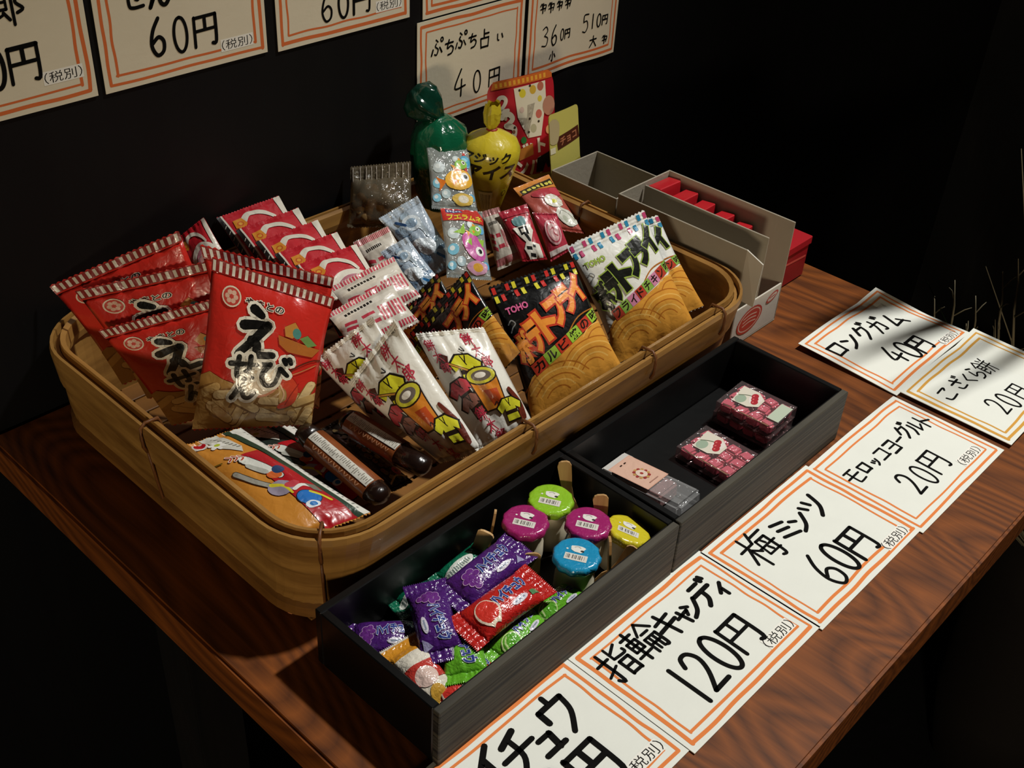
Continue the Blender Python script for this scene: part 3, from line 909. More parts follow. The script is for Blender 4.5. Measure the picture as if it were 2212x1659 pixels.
def shrimp_art():
    a = Art(1.32)
    r = random.Random(3)
    # top band of white stripes
    a.rect(0, 1.225, 1, 1.32, '8e2420')
    a.layer += 1
    for i in range(19):
        x = .012 + i * .0525
        a.rect(x, 1.232, x + .024, 1.312, 'ddd6c6', layer=a.layer)
    # snack window at the bottom
    a.poly([(0, .0), (1, .0), (1, .30), (.9, .33), (.75, .36), (.55, .40), (.35, .38), (.2, .42), (.08, .47), (0, .43)], 'b08648')
    a.layer += 1
    base = a.layer
    for k in range(30):
        x, y, t = r.uniform(.04, .96), r.uniform(.05, .36), r.uniform(0, 3.14)
        l = r.uniform(.07, .12)
        if y > .40 - .06 * x:
            continue
        a.stroke([(x - l * math.cos(t), y - l * math.sin(t)), (x + r.uniform(-.02, .02), y + r.uniform(-.02, .02)), (x + l * math.cos(t), y + l * math.sin(t))], .088, '8a6230', layer=base + k * .2)
        a.stroke([(x - l * math.cos(t), y - l * math.sin(t) + .006), (x + l * math.cos(t), y + l * math.sin(t) + .006)], .072, r.choice(['dcba80', 'd2ad6e', 'e4c892']), layer=base + k * .2 + .1)
    a.layer = base + 10
    # pale clouds around the letters
    a.poly(rnd_blob(.50, .46, .22, .17, 4), 'e39a78')
    a.poly(rnd_blob(.50, .45, .19, .14, 4), 'e8d5b8')
    # crest and maker's words
    a.ell(.19, 1.08, .082, .082, 'e6d9c0')
    a.ell(.19, 1.08, .070, .070, 'c8483c')
    for k in range(6):
        a.ell(.19 + .036 * math.cos(k * 1.047), 1.08 + .036 * math.sin(k * 1.047), .020, .020, 'e0b8a0', n=10, layer=a.layer + 1)
    a.layer += 2
    a.text('やまとの', .47, 1.075, .062, '17110e', wid=.32, out='ece4d2', ow=.10, bold=.02)
    # brown boat and green load
    a.poly([(.62, .86), (.98, .78), (.93, .70), (.72, .72), (.64, .78)], 'b46a2c')
    a.poly([(.66, .94), (.74, 1.0), (.80, .92), (.74, .85), (.68, .86)], 'c98a3e')
    a.ell(.77, .90, .035, .05, '4f8f86', .3)
    a.poly([(.80, .86), (.86, .90), (.95, .82), (.88, .79)], '6f9350')
    # red shrimp with long feelers
    a.stroke([(.74, .52), (.83, .60), (.93, .66), (1.0, .67)], .012, '5b2a1c')
    a.stroke([(.76, .50), (.86, .55), (.97, .62)], .010, 'c98a5a')
    a.stroke([(.72, .47), (.80, .38), (.80, .26), (.72, .20)], .13, 'd94a30', wend=.05)
    a.stroke([(.68, .45), (.74, .33), (.72, .24)], .012, 'f2c7a2')
    a.stroke([(.85, .42), (.80, .32), (.76, .22)], .010, 'a52a1e')
    # big brush letters
    for ch, x, y, h, w_, wd in (('え', .44, .83, .40, .34, .085), ('び', .62, .51, .25, .28, .050), ('せ', .37, .54, .20, .24, .048), ('ん', .39, .355, .17, .22, .046)):
        brush(a, ch, x, y, h, w_, wd, BLACK, CREAM, .026)
    return a
SHRIMP = shrimp_art()

def fry_art(bg, blocks, lc, lo_, boxes, words, bcol):
    a = Art(1.36)
    a.layer += 1
    L = a.layer
    for i in range(13):
        x = .01 + i * .078
        for j in range(2):
            c = blocks[(i + j) % 2]
            if (i + j) % 3 == 2:
                continue
            a.rect(x + .01, 1.20 + j * .085, x + .052, 1.265 + j * .085, c, layer=L)
    # picture of the round fried chips
    a.poly([(0, 0), (1, 0), (1, .64), (.82, .60), (.6, .55), (.4, .50), (.22, .48), (.1, .44), (.03, .36), (0, .25)], 'd8983c')
    for k, (cx, cy) in enumerate(((.72, .18), (.30, .12), (.9, .45))):
        for j in range(5):
            rr = .12 + .055 * j
            a.stroke([(cx + rr * math.cos(t) * 1.15, cy + rr * math.sin(t)) for t in (.3, .8, 1.3, 1.9, 2.5)], .014, ('b06a22', 'e7b45c')[j % 2], layer=a.layer + .1 + j * .01)
        a.layer += 1
    a.text('TOHO', .20, 1.10, .062, lo_ if bg != '0c0b0c' else 'd9679a', wid=.24, bold=.04)
    a.stroke([(.05, .98), (.09, 1.01), (.12, .97), (.08, .94), (.05, .90)], .012, '8d8d8d')
    a.stroke([(.04, .84), (.02, .78), (.06, .74)], .012, '8d8d8d')
    tx = list('ポテトフライ')
    for i, ch in enumerate(tx):
        x = .125 + i * .153
        y = .72 + i * .068
        a.text(ch, x, y, .29 - (.03 if i > 2 else 0), lc, wid=.165, out=lo_, ow=.115, bold=.055 if bg == '0c0b0c' else .08, rot_=.25)
    for i, ch in enumerate(words):
        d = .93 / len(words)
        x, y = .13 + d / 2 + i * d * .97, .505 + i * d * .27
        a.rect(x - d * .49, y - .060, x + d * .49, y + .060, boxes[i % len(boxes)], rot_=.26)
        a.text(ch, x, y, .092, bcol, wid=d * .66, rot_=.26, bold=.03)
    return a
BLACKFRY = fry_art('0c0b0c', ('d8d03a', 'c8302a'), 'f0973a', 'c23a22', ('c03c26', '9ac23e'), 'カルビ焼の味', '1b140c')
WHITEFRY = fry_art('e8e8e2', ('2f86ae', 'c24674'), '14150f', '9db84a', ('b8402c', '86b04a', 'cf86a8'), 'フライドチキン味', '2a1a14')

def mochi_art():
    a = Art(1.45)
    def word(x, y, r, s=.12):
        for i, ch in enumerate('餅太郎'):
            brush(a, ch, x + i * s * 1.1 * math.sin(r), y - i * s * 1.15 * math.cos(r), s, s * .95, s * .12, 'c2334a')
    def mortar(x, y, s):
        a.poly([(x - .16 * s, y + .08 * s), (x - .12 * s, y - .24 * s), (x + .12 * s, y - .24 * s), (x + .16 * s, y + .08 * s)], '2a1a10')
        a.poly([(x - .145 * s, y + .07 * s), (x - .107 * s, y - .225 * s), (x + .107 * s, y - .225 * s), (x + .145 * s, y + .07 * s)], 'd08028')
        a.poly([(x - .05 * s, y - .05 * s), (x - .02 * s, y - .20 * s), (x + .08 * s, y - .20 * s), (x + .09 * s, y - .06 * s)], 'b8481c')
        a.ell(x, y + .08 * s, .165 * s, .085 * s, '2a1a10')
        a.ell(x, y + .08 * s, .15 * s, .072 * s, 'c9c23a')
        a.ell(x, y + .08 * s, .105 * s, .048 * s, '6b6058')
        a.ell(x - .01, y + .085 * s, .06 * s, .026 * s, 'ebe6dc')
    def mallet(x, y, s, r):
        a.stroke([(x, y), (x + .30 * s * math.cos(r), y + .30 * s * math.sin(r))], .035 * s, '2a1a10')
        a.stroke([(x, y), (x + .29 * s * math.cos(r), y + .29 * s * math.sin(r))], .020 * s, 'c08a3c')
        a.rect(x - .05 * s, y - .09 * s, x + .05 * s, y + .09 * s, '4a2018', rot_=r)
    def cloth(x, y, s, col, k):
        # folded work jacket with a dark sash
        P = [(-.08, .13), (.08, .13), (.20, .03), (.16, -.05), (.085, .0), (.10, -.17), (-.10, -.17), (-.085, .0), (-.16, -.05), (-.20, .03)]
        t = .35 * math.sin(k * 1.7)
        ca, sa = math.cos(t), math.sin(t)
        def T(px, py, f):
            return (x + s * f * (px * ca - py * sa), y + s * f * (px * sa + py * ca))
        a.poly([T(px, py, 1.12) for px, py in P], '1d140e')
        a.poly([T(px, py, .98) for px, py in P], col)
        a.poly([T(px, py, 1) for px, py in ((-.09, -.085), (.09, -.085), (.088, -.035), (-.088, -.035))], '2a1c14')
        a.stroke([T(-.03, .12, 1), T(.01, .02, 1)], .014 * s, '1d140e')
        a.stroke([T(.03, .12, 1), T(.0, .04, 1)], .014 * s, '1d140e')
    def branch(x, y, s):
        a.stroke([(x, y), (x + .03 * s, y + .16 * s), (x - .02 * s, y + .34 * s)], .09 * s, '6a2a1c', wend=.05 * s)
        a.stroke([(x - .02 * s, y + .12 * s), (x - .12 * s, y + .20 * s)], .02 * s, '241a14')
        a.stroke([(x - .08 * s, y + .17 * s), (x - .09 * s, y + .25 * s)], .014 * s, '241a14')
    word(.66, 1.32, .35, .155)
    cloth(.44, .98, 1.15, 'd3cf2e', 2)
    mallet(.16, 1.08, 1.1, -.5)
    cloth(.22, .72, 1.0, 'b8404a', 5)
    cloth(.26, .54, .9, '8a5a4c', 8)
    mortar(.57, .72, 1.42)
    branch(.90, .16, 1.2)
    cloth(.76, .34, 1.0, 'd8d432', 11)
    word(.30, .40, .45, .165)
    word(.10, 1.30, .2, .13)
    a.stroke([(.46, 1.20), (.52, 1.17), (.50, 1.23)], .014, '2c2622')
    a.stroke([(.56, .44), (.60, .47), (.62, .42)], .014, '2c2622')
    return a
MOCHI = mochi_art()

def swirl_art():
    a = Art(1.3)
    a.poly([(.93, 0), (1, 0), (1, 1.3), (.90, 1.3)], 'e4dccb')
    a.rect(0, 0, .06, 1.3, '1a1514')
    a.rect(.06, 0, .085, 1.3, 'ded6c6')
    for k in range(9):
        a.stroke([(.015, .2 + k * .11), (.045, .23 + k * .11)], .012, 'b9b2a4', layer=a.layer + .1)
    a.layer += 1
    a.stroke([(.30, 1.08), (.42, 1.17), (.60, 1.14), (.74, 1.02), (.80, .90)], .10, 'e2dac8', wend=.05)
    a.poly([(.14, 1.0), (.16, 1.14), (.30, 1.15), (.33, 1.02), (.26, .95)], 'd98a2a')
    a.ell(.235, 1.05, .05, .045, 'c75a20')
    a.ell(.235, 1.05, .03, .026, 'e0a03a')
    # second, larger arc around a clear round window
    a.stroke([(.22, .58), (.34, .78), (.58, .88), (.82, .80), (.95, .62)], .12, 'e6dece', wend=.09)
    a.ell(.60, .66, .24, .17, 'b8707e', .1)
    a.ell(.62, .62, .21, .13, 'c99a90', .1)
    a.stroke([(.26, .52), (.36, .66), (.48, .70)], .016, '7d766c')
    a.stroke([(.12, .30), (.3, .42), (.55, .40)], .07, 'e2dac8', wend=.02)
    return a
SWIRL = swirl_art()

def mini_art():
    a = Art(1.15)
    def stripes(y0, y1, n=22):
        L = a.layer + 1
        for i in range(n):
            x = .01 + i / n
            a.poly([(x, y0), (x + .028, y0), (x + .034, y1), (x + .006, y1)], 'bf4152', layer=L)
        a.layer = L
    a.rect(0, 0, 1, 1.15, 'd3cabb')
    stripes(1.03, 1.15)
    a.rect(0, .80, 1, .93, 'ded6c8')
    L = a.layer + 1
    for i in range(9):
        a.rect(.16 + i * .05, .83 + .004 * (i % 3), .195 + i * .05, .90, '26211d', layer=L)
    a.layer = L
    a.text('ミニ', .30, .50, .34, 'c23c4c', wid=.48, bold=.045)
    for i in range(7):
        a.stroke([(.60 + i * .055, .34), (.62 + i * .055, .68)], .032, 'c23c4c', layer=a.layer + .1)
    a.layer += 1
    stripes(.05, .18)
    return a
MINI = mini_art()

def fish(a, x, y, s, c1, c2, r=0., flip=1):
    ca, sa = math.cos(r), math.sin(r)
    def T(px, py):
        px *= flip
        return (x + s * (px * ca - py * sa), y + s * (px * sa + py * ca))
    a.poly([T(-.9, .0), T(-1.5, .5), T(-1.35, 0), T(-1.5, -.5)], c2)
    a.poly([T(math.cos(t) * 1.0, math.sin(t) * .68) for t in [i * .3491 for i in range(18)]], c1)
    a.poly([T(-.2, .6), T(.1, 1.0), T(.4, .55)], c2)
    a.poly([T(-.1, -.1), T(-.55, -.35), T(-.5, .2)], c2)
    e = T(.45, .12)
    a.ell(e[0], e[1], s * .30, s * .30, 'f2efe8')
    a.ell(e[0] + s * .03, e[1], s * .15, s * .15, '141414')

def whistle_art(c1, c2, header):
    a = Art(1.5)
    for cx, cy, rr, c in ((.2, .9, .13, 'c8d4d6'), (.16, .55, .12, '7fc0d8'), (.32, .30, .10, 'bcd0d4'), (.12, .22, .09, '86c4da'), (.86, 1.02, .10, '6cb4dc'),
                          (.42, .68, .07, 'd5dede'), (.9, .25, .08, '5aa9d4'), (.62, 1.10, .09, 'ccd8d8')):
        a.ell(cx, cy, rr, rr, c)
        a.ell(cx - rr * .2, cy + rr * .2, rr * .45, rr * .45, 'e3ecec')
    if header:
        a.poly([(0, 1.48), (.02, 1.20), (.98, 1.16), (1, 1.30), (.86, 1.5), (.3, 1.5)], 'c2352c')
        a.text('フエラムネ', .52, 1.275, .13, 'e8d63a', wid=.82, out='3a120e', ow=.05, bold=.03)
        a.rect(.10, 1.38, .48, 1.47, '2a3e78')
        for k in range(5):
            a.rect(.13 + k * .068, 1.40 + .006 * (k % 2), .175 + k * .068, 1.45, 'e6e6ee', layer=a.layer + .1)
        a.layer += 1
    else:
        a.rect(.80, .62, .87, 1.30, 'c2453c')
        a.ell(.86, 1.10, .13, .13, '4aa4c8')
        a.ell(.83, 1.12, .07, .05, '9cd0e2')
    fish(a, .64, .62, .34, c1, c2, -.9 if header else .2, 1)
    fish(a, .72, .98, .17, '8cc24a', 'e8a032', .4)
    a.poly(rnd_blob(.70, .20, .24, .13, 6), 'd8a0b8' if header else 'e8c25a')
    a.ell(.70, .20, .12, .08, 'e2a83a' if header else 'f0e6d0')
    return a
WHISTLE_A = whistle_art('cc5ba4', '9ac64a', True)
WHISTLE_B = whistle_art('eeb53a', 'e07a2c', False)

def silver_art():
    a = Art(1.55)
    r = random.Random(9)
    for k in range(16):
        x, y = r.uniform(.1, .9), r.uniform(.1, 1.4)
        a.poly(rnd_blob(x, y, r.uniform(.06, .2), r.uniform(.05, .16), k, 10, .5), r.choice(['9fb4c6', 'd5dee6', '6f8aa6', 'b9c8d4', 'e8eef2']))
    a.ell(.52, 1.12, .24, .17, 'ced9e2')
    a.ell(.52, 1.12, .15, .10, '8ea6bc')
    a.stroke([(.22, 1.28), (.36, 1.14)], .07, '2a4a78')
    a.stroke([(.62, .32), (.80, .14)], .07, '2f74ae')
    a.ell(.50, .55, .25, .18, 'dfe8ee')
    return a
SILVER = silver_art()

def cow_art():
    a = Art(1.9)
    a.rect(.0, 1.62, 1, 1.9, 'b02a3c')
    a.poly(rnd_blob(.50, 1.38, .26, .2, 3), '6f9a9c')
    a.poly([(.16, 1.18), (.8, 1.22), (.86, .98), (.62, .6), (.9, .5), (.88, .06), (.34, .04), (.26, .4), (.42, .62), (.24, .92)], 'ece6d8')
    a.text('ロ', .50, 1.02, .26, '151414', bold=.05)
    a.stroke([(.52, .88), (.58, .66)], .11, '151414')
    a.rect(.36, .34, .56, .46, '1a1a1a', rot_=-.2)
    a.rect(.62, .40, .72, .50, '3a3a3a', rot_=-.2)
    a.rect(.42, .10, .62, .22, '1a1a1a', rot_=-.2)
    for k in range(5):
        a.ell(.1 + k * .2, 1.55 - .06 * (k % 2), .035, .03, 'e0c2c0', n=10)
    return a
COW = cow_art()

def seal_art():
    a = Art(1.5)
    a.ell(.5, .8, .34, .44, 'e2aeb0')
    a.ell(.5, .8, .28, .37, 'c0485a')
    a.ell(.5, .8, .24, .32, 'e0b4b2')
    a.stroke([(.4, .9), (.55, .95), (.5, .75), (.62, .65)], .05, 'b8505a')
    a.rect(.05, .1, .95, .26, 'e6d8d2')
    return a
SEALP = seal_art()

def flower_art():
    a = Art(1.6)
    a.rect(0, 1.24, 1, 1.6, 'd68a3c')
    a.poly([(.05, 1.22), (.96, 1.32), (.96, 1.50), (.05, 1.40)], '2a2014')
    for k in range(7):
        a.poly(rnd_blob(.14 + k * .125, 1.315 + k * .012, .05, .055, k, 8, .6), 'd9cf5a')
    a.poly(rnd_blob(.58, 1.08, .4, .16, 2), 'b23a44')
    a.poly(rnd_blob(.85, 1.12, .16, .12, 5), 'c44450')
    a.ell(.62, .82, .22, .20, 'd8d2bc')
    for k in range(9):
        t = k * .698
        a.stroke([(.62 + .05 * math.cos(t), .82 + .05 * math.sin(t)), (.62 + .20 * math.cos(t), .82 + .18 * math.sin(t))], .06, 'e9e5da')
    a.ell(.62, .80, .07, .06, 'd9d63e')
    a.poly(rnd_blob(.72, .36, .24, .25, 9), 'd6d6c8')
    a.stroke([(.55, .4), (.66, .52), (.8, .46), (.9, .3)], .02, '6f6f60')
    a.ell(.66, .30, .07, .09, 'b8bca8')
    return a
FLOWER = flower_art()

def tomato_art():
    """orange and red bag: daisy, cherry, blue drop and yellow crescent"""
    a = Art(2.2)
    a.poly([(.68, 2.2), (.80, 2.2), (.85, 1.3), (.90, .3), (.92, 0), (.84, 0)], '2a4030')
    a.poly([(.80, 2.2), (1, 2.2), (1, 0), (.92, 0), (.90, .3), (.85, 1.3)], 'e4e2d8')
    for k in range(26):
        a.rect(.93, .12 + k * .078, .955 + .04 * (k % 3) / 2, .145 + k * .078, '8a8a84', layer=a.layer + .1)
    a.layer += 1
    a.poly([(.44, 1.55), (.70, 1.55), (.78, 1.0), (.84, .3), (.84, 0), (.44, 0), (.44, .5)], 'b0141e')
    a.poly([(.28, 2.2), (.58, 2.2), (.62, 1.75), (.52, 1.6), (.34, 1.85)], 'd4d2c6')
    for k in range(8):
        a.rect(.40 + .02 * k, 2.1 - .05 * k, .47 + .02 * k, 2.12 - .05 * k, '54544e', layer=a.layer + .1)
    a.layer += 1
    a.poly(rnd_blob(.18, 2.05, .12, .09, 1), 'e6e0d6')
    a.ell(.19, 2.06, .09, .065, 'b81420')
    a.ell(.22, 2.09, .03, .018, 'f0e8e0')
    for k in range(6):
        t = .5 + k * 1.047
        a.stroke([(.36, 1.92), (.36 + .10 * math.cos(t), 1.92 + .075 * math.sin(t))], .06, 'f0eee6')
    a.ell(.37, 1.93, .045, .03, 'b8c83a')
    # rounded white and grey shapes
    a.stroke([(.40, 1.42), (.50, 1.20), (.56, .98)], .20, '2a2622', wend=.12)
    a.stroke([(.40, 1.42), (.50, 1.20), (.56, .98)], .175, 'dfe0d6', wend=.10)
    a.stroke([(.36, 1.30), (.46, 1.12)], .09, 'b3b4aa')
    a.stroke([(.14, 1.28), (.24, 1.05), (.34, .90)], .09, '3a362e')
    a.stroke([(.14, 1.28), (.24, 1.05), (.34, .90)], .070, 'a5a296')
    a.poly(rnd_blob(.52, 1.02, .10, .07, 3), 'd0642c')
    a.ell(.62, 1.08, .09, .07, '24406a', .4)
    a.poly(rnd_blob(.42, .78, .16, .13, 7), '9a90a2')
    a.stroke([(.36, .88), (.46, .78), (.46, .62)], .06, 'd8cc34', wend=.03)
    a.poly(rnd_blob(.56, .76, .10, .06, 5), 'c2404a')
    a.stroke([(.52, .66), (.66, .70), (.76, .62)], .05, 'e8e6de')
    a.poly([(.70, .72), (.80, .66), (.80, .52), (.72, .58)], '77776a')
    a.ell(.58, .48, .15, .13, '14283c')
    a.ell(.58, .48, .14, .12, '1f6fc0')
    a.stroke([(.66, .56), (.74, .46), (.78, .36)], .04, 'd8cc34')
    a.poly(rnd_blob(.54, .36, .09, .06, 8), 'e4eaf0')
    a.poly(rnd_blob(.55, .36, .05, .035, 4), '2a7ac4')
    for k in range(3):
        a.stroke([(.24 + k * .07, 1.60 - .03 * k), (.28 + k * .07, 1.54 - .03 * k), (.22 + k * .07, 1.50 - .03 * k)], .040, 'eee4d4', layer=a.layer + .1)
        a.stroke([(.24 + k * .07, 1.60 - .03 * k), (.28 + k * .07, 1.54 - .03 * k), (.22 + k * .07, 1.50 - .03 * k)], .020, 'b8402c', layer=a.layer + .3)
    a.layer += 1
    a.stroke([(.02, 1.6), (.14, 1.55)], .02, '6a5a1c')
    return a
ORANGE = tomato_art()

# corner points of the bags, metres: top left, top right, bottom right, bottom left
Q = {
 'S1': [(-0.1171,0.3224,0.116),(-0.0771,0.2729,0.0973),(-0.1073,0.259,0.0371),(-0.1544,0.3006,0.035)],
 'S2': [(-0.1128,0.34,0.1142),(-0.0658,0.2869,0.0995),(-0.094,0.269,0.0362),(-0.1271,0.2993,0.0363)],
 'S3': [(-0.1641,0.3673,0.0691),(-0.1187,0.3209,0.0923),(-0.1022,0.2844,0.0414),(-0.1488,0.3318,0.017)],
 'S4': [(-0.1634,0.3881,0.0844),(-0.1096,0.3318,0.1076),(-0.1062,0.3076,0.0467),(-0.1499,0.3524,0.025)],
 'S5': [(-0.1685,0.4067,0.081),(-0.1152,0.3552,0.1173),(-0.1081,0.3271,0.058),(-0.1541,0.3715,0.0265)],
 'T1': [(0.0065,0.2403,0.0849),(0.0529,0.2186,0.0946),(0.0537,0.175,0.0417),(-0.0022,0.1911,0.0177)],
 'T2': [(-0.0236,0.273,0.0512),(-0.0,0.2516,0.0939),(-0.0047,0.2033,0.0654),(-0.0275,0.2239,0.024)],
 'T3': [(-0.0215,0.3028,0.0381),(0.0024,0.2775,0.0801),(-0.0013,0.2386,0.0573),(-0.0245,0.2626,0.0163)],
 'W1': [(0.0742,0.2406,0.0862),(0.1223,0.2217,0.1021),(0.1249,0.1751,0.0413),(0.0759,0.194,0.0248)],
 'W2': [(0.0904,0.2467,0.0819),(0.1396,0.223,0.0923),(0.1452,0.1828,0.0428),(0.094,0.2057,0.0297)],
 'K1': [(-0.0912,0.2464,0.0629),(-0.067,0.2361,0.0975),(-0.0652,0.1717,0.0472),(-0.0794,0.1895,0.0368)],
 'K0': [(-0.0895,0.2775,0.0609),(-0.0647,0.257,0.088),(-0.0609,0.2051,0.0517),(-0.0818,0.2239,0.0301)],
 'K2': [(-0.05,0.2393,0.0793),(-0.0192,0.2185,0.0801),(-0.0188,0.1785,0.037),(-0.0495,0.1899,0.026)],
 'A1': [(-0.1692,0.2874,0.0383),(-0.1373,0.2806,0.038),(-0.1251,0.1908,0.0296),(-0.1673,0.2003,0.0299)],
 'A2': [(-0.1413,0.295,0.0273),(-0.1076,0.2842,0.0267),(-0.1029,0.2131,0.02),(-0.1336,0.2128,0.0195)],
 'M1': [(-0.0667,0.2942,0.0728),(-0.0266,0.2864,0.0825),(-0.028,0.2604,0.0678),(-0.0677,0.2698,0.0591)],
 'M2': [(-0.0503,0.3113,0.0759),(-0.0098,0.302,0.085),(-0.0114,0.2765,0.0704),(-0.0528,0.2847,0.0605)],
 'M3': [(-0.003,0.3468,0.0732),(0.0176,0.338,0.0808),(0.0179,0.31,0.0599),(-0.0057,0.3176,0.0494)],
 'B1': [(0.016,0.3446,0.0841),(0.0399,0.3353,0.0954),(0.0406,0.2995,0.064),(0.0235,0.3063,0.0561)],
 'B2': [(-0.0067,0.317,0.0806),(0.0092,0.3109,0.0877),(0.0109,0.2823,0.0684),(-0.0073,0.2875,0.059)],
 'P1': [(0.0437,0.3192,0.0921),(0.0672,0.3051,0.0871),(0.0428,0.2718,0.0621),(0.0188,0.2865,0.0673)],
 'P2': [(0.0827,0.3735,0.1047),(0.1069,0.358,0.1011),(0.0848,0.3261,0.074),(0.059,0.3427,0.0779)],
 'C1': [(0.0472,0.4087,0.0863),(0.0739,0.3783,0.0931),(0.055,0.3545,0.0612),(0.0275,0.3898,0.0565)],
 'Q0': [(0.0964,0.3337,0.0662),(0.1053,0.3263,0.0698),(0.101,0.2962,0.0445),(0.0859,0.3067,0.0369)],
 'Q1': [(0.1001,0.322,0.0688),(0.1178,0.3128,0.0729),(0.1087,0.2839,0.0468),(0.0953,0.2939,0.0459)],
 'Q2': [(0.1148,0.3049,0.0706),(0.1283,0.295,0.0692),(0.1251,0.2783,0.0501),(0.1108,0.2824,0.0449)],
 'Q3': [(0.135,0.3414,0.068),(0.1662,0.3366,0.0706),(0.1565,0.2911,0.0459),(0.1322,0.3106,0.0519)],
 'H1': [(0.1576,0.3925,0.1219),(0.2035,0.3704,0.1294),(0.1986,0.3548,0.0533),(0.1584,0.3753,0.0516)],
 'H2': [(0.1859,0.3573,0.1026),(0.2171,0.3536,0.1044),(0.2151,0.3436,0.0567),(0.1833,0.3471,0.0534)],
 'N1': [(-0.1171,0.2596,0.0372),(-0.1107,0.2591,0.0372),(-0.1065,0.1923,0.0309),(-0.1217,0.1925,0.0307)],
 'N2': [(-0.0971,0.2476,0.0397),(-0.0905,0.2486,0.0426),(-0.081,0.1883,0.0421),(-0.0967,0.1877,0.0355)],
 'O1': [(-0.1025,0.2596,0.0294),(-0.0881,0.2599,0.0303),(-0.088,0.2,0.0226),(-0.1011,0.202,0.0221)],
 'R1': [(-0.0571,0.411,0.0831),(-0.0147,0.4044,0.0869),(-0.02,0.3549,0.0582),(-0.061,0.3635,0.0558)],
 'R2': [(-0.0549,0.3944,0.0808),(-0.0137,0.3862,0.0852),(-0.021,0.3352,0.0587),(-0.0605,0.3451,0.0555)],
 'R3': [(-0.0534,0.3771,0.0792),(-0.012,0.3695,0.0829),(-0.0191,0.3194,0.0566),(-0.0589,0.3289,0.0541)],
 'R4': [(-0.0517,0.3607,0.0773),(-0.0105,0.3528,0.0808),(-0.0177,0.3035,0.0549),(-0.0572,0.3132,0.0525)],
 'R5': [(-0.0502,0.3442,0.0756),(-0.0087,0.3368,0.0785),(-0.0158,0.2883,0.0528),(-0.0556,0.2976,0.0511)],
 'R0': [(-0.0945,0.3984,0.0858),(-0.0791,0.3886,0.1001),(-0.081,0.3535,0.076),(-0.097,0.3647,0.0618)],
}

SB = 'bags standing in the bamboo basket'
RED, = ('d02c22',)
bag('snack_bag', Q['S1'], SHRIMP, 'red shrimp snack bag with big black letters, overlapping the other red bags', 'snack bag', RED, SB, T=.016, seal=(.075, .02), seed=1, wr=.0016)
bag('snack_bag', Q['S2'], SHRIMP, 'red shrimp snack bag mostly hidden, its striped top just above the foremost red bag', 'snack bag', RED, SB, T=.008, seal=(.075, .02), seed=2, wr=.0016)
bag('snack_bag', Q['S3'], SHRIMP, 'red shrimp snack bag leaning into the basket corner with half its letters covered', 'snack bag', RED, SB, T=.009, seal=(.085, .02), seed=3, wr=.0018)
bag('snack_bag', Q['S4'], SHRIMP, 'red shrimp snack bag in the middle of the leaning row showing its round crest', 'snack bag', RED, SB, T=.006, seal=(.085, .02), seed=4, wr=.0018)
bag('snack_bag', Q['S5'], SHRIMP, 'red shrimp snack bag at the back of the leaning row with a bent striped top', 'snack bag', RED, SB, T=.008, seal=(.085, .02), seed=5, wr=.0024)
BFB = '0c0b0c'
bag('snack_bag', Q['T1'], BLACKFRY, 'black potato snack bag with orange letters standing upright and fully shown', 'snack bag', BFB, SB, T=.018, seal=(.09, .02), seed=6)
bag('snack_bag', Q['T2'], BLACKFRY, 'black potato snack bag turned sideways right behind the white mochi bags', 'snack bag', BFB, SB, T=.010, seal=(.09, .02), seed=7)
bag('snack_bag', Q['T3'], BLACKFRY, 'black potato snack bag turned sideways beside the pink striped packets', 'snack bag', BFB, SB, T=.010, seal=(.09, .02), seed=8)
bag('snack_bag', Q['W1'], WHITEFRY, 'white potato snack bag with blue and pink blocks along its top', 'snack bag', 'e6e6e0', SB, T=.016, seal=(.09, .02), seed=9)
bag('snack_bag', Q['W2'], WHITEFRY, 'white potato snack bag peeping out behind the other white potato bag', 'snack bag', 'e6e6e0', SB, T=.010, seal=(.09, .02), seed=10)
MW = 'e9e6dc'
bag('snack_bag', Q['K1'], MOCHI, 'crumpled white mochi snack bag with red characters next to the chocolate sticks', 'snack bag', MW, SB, T=.018, seal=(.05, .03), seed=11, wr=.0026, pinch=.0)
bag('snack_bag', Q['K0'], MOCHI, 'white mochi snack bag partly covered by another, beside the red shrimp bag', 'snack bag', MW, SB, T=.012, seal=(.05, .03), seed=12, wr=.0024)
bag('snack_bag', Q['K2'], MOCHI, 'crumpled white mochi snack bag with folded top beside the upright black bag', 'snack bag', MW, SB, T=.018, seal=(.05, .03), seed=13, wr=.0030, pinch=.0)
bag('snack_bag', Q['A1'], ORANGE, 'orange and red snack bag lying in the near basket corner with blue and white shapes', 'snack bag', 'cf8a34', SB, T=.014, seal=(.03, .03), seed=14, wr=.0016)
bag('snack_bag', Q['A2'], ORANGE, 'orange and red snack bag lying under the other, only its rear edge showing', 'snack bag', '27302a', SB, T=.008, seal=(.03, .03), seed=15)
for k in range(1, 6):
    bag('snack_bag', Q['R%d' % k], SWIRL,
        ['', 'red packet with white swirl standing rearmost of its row by the wall', 'red packet with white swirl, second from the wall in its row',
         'red packet with white swirl in the middle of its row', 'red packet with white swirl, second from the striped packets in its row',
         'red packet with white swirl and clear window, foremost of its row'][k],
        'snack bag', 'c3202c', 'red packets with white swirls', T=.009, seal=(.05, .03), seed=20 + k, wr=.0014)
bag('snack_bag', Q['R0'], SWIRL, 'red packet with white corner tilted away from the row of swirl packets', 'snack bag', 'c3202c', 'red packets with white swirls', T=.008, seal=(.05, .03), seed=27)
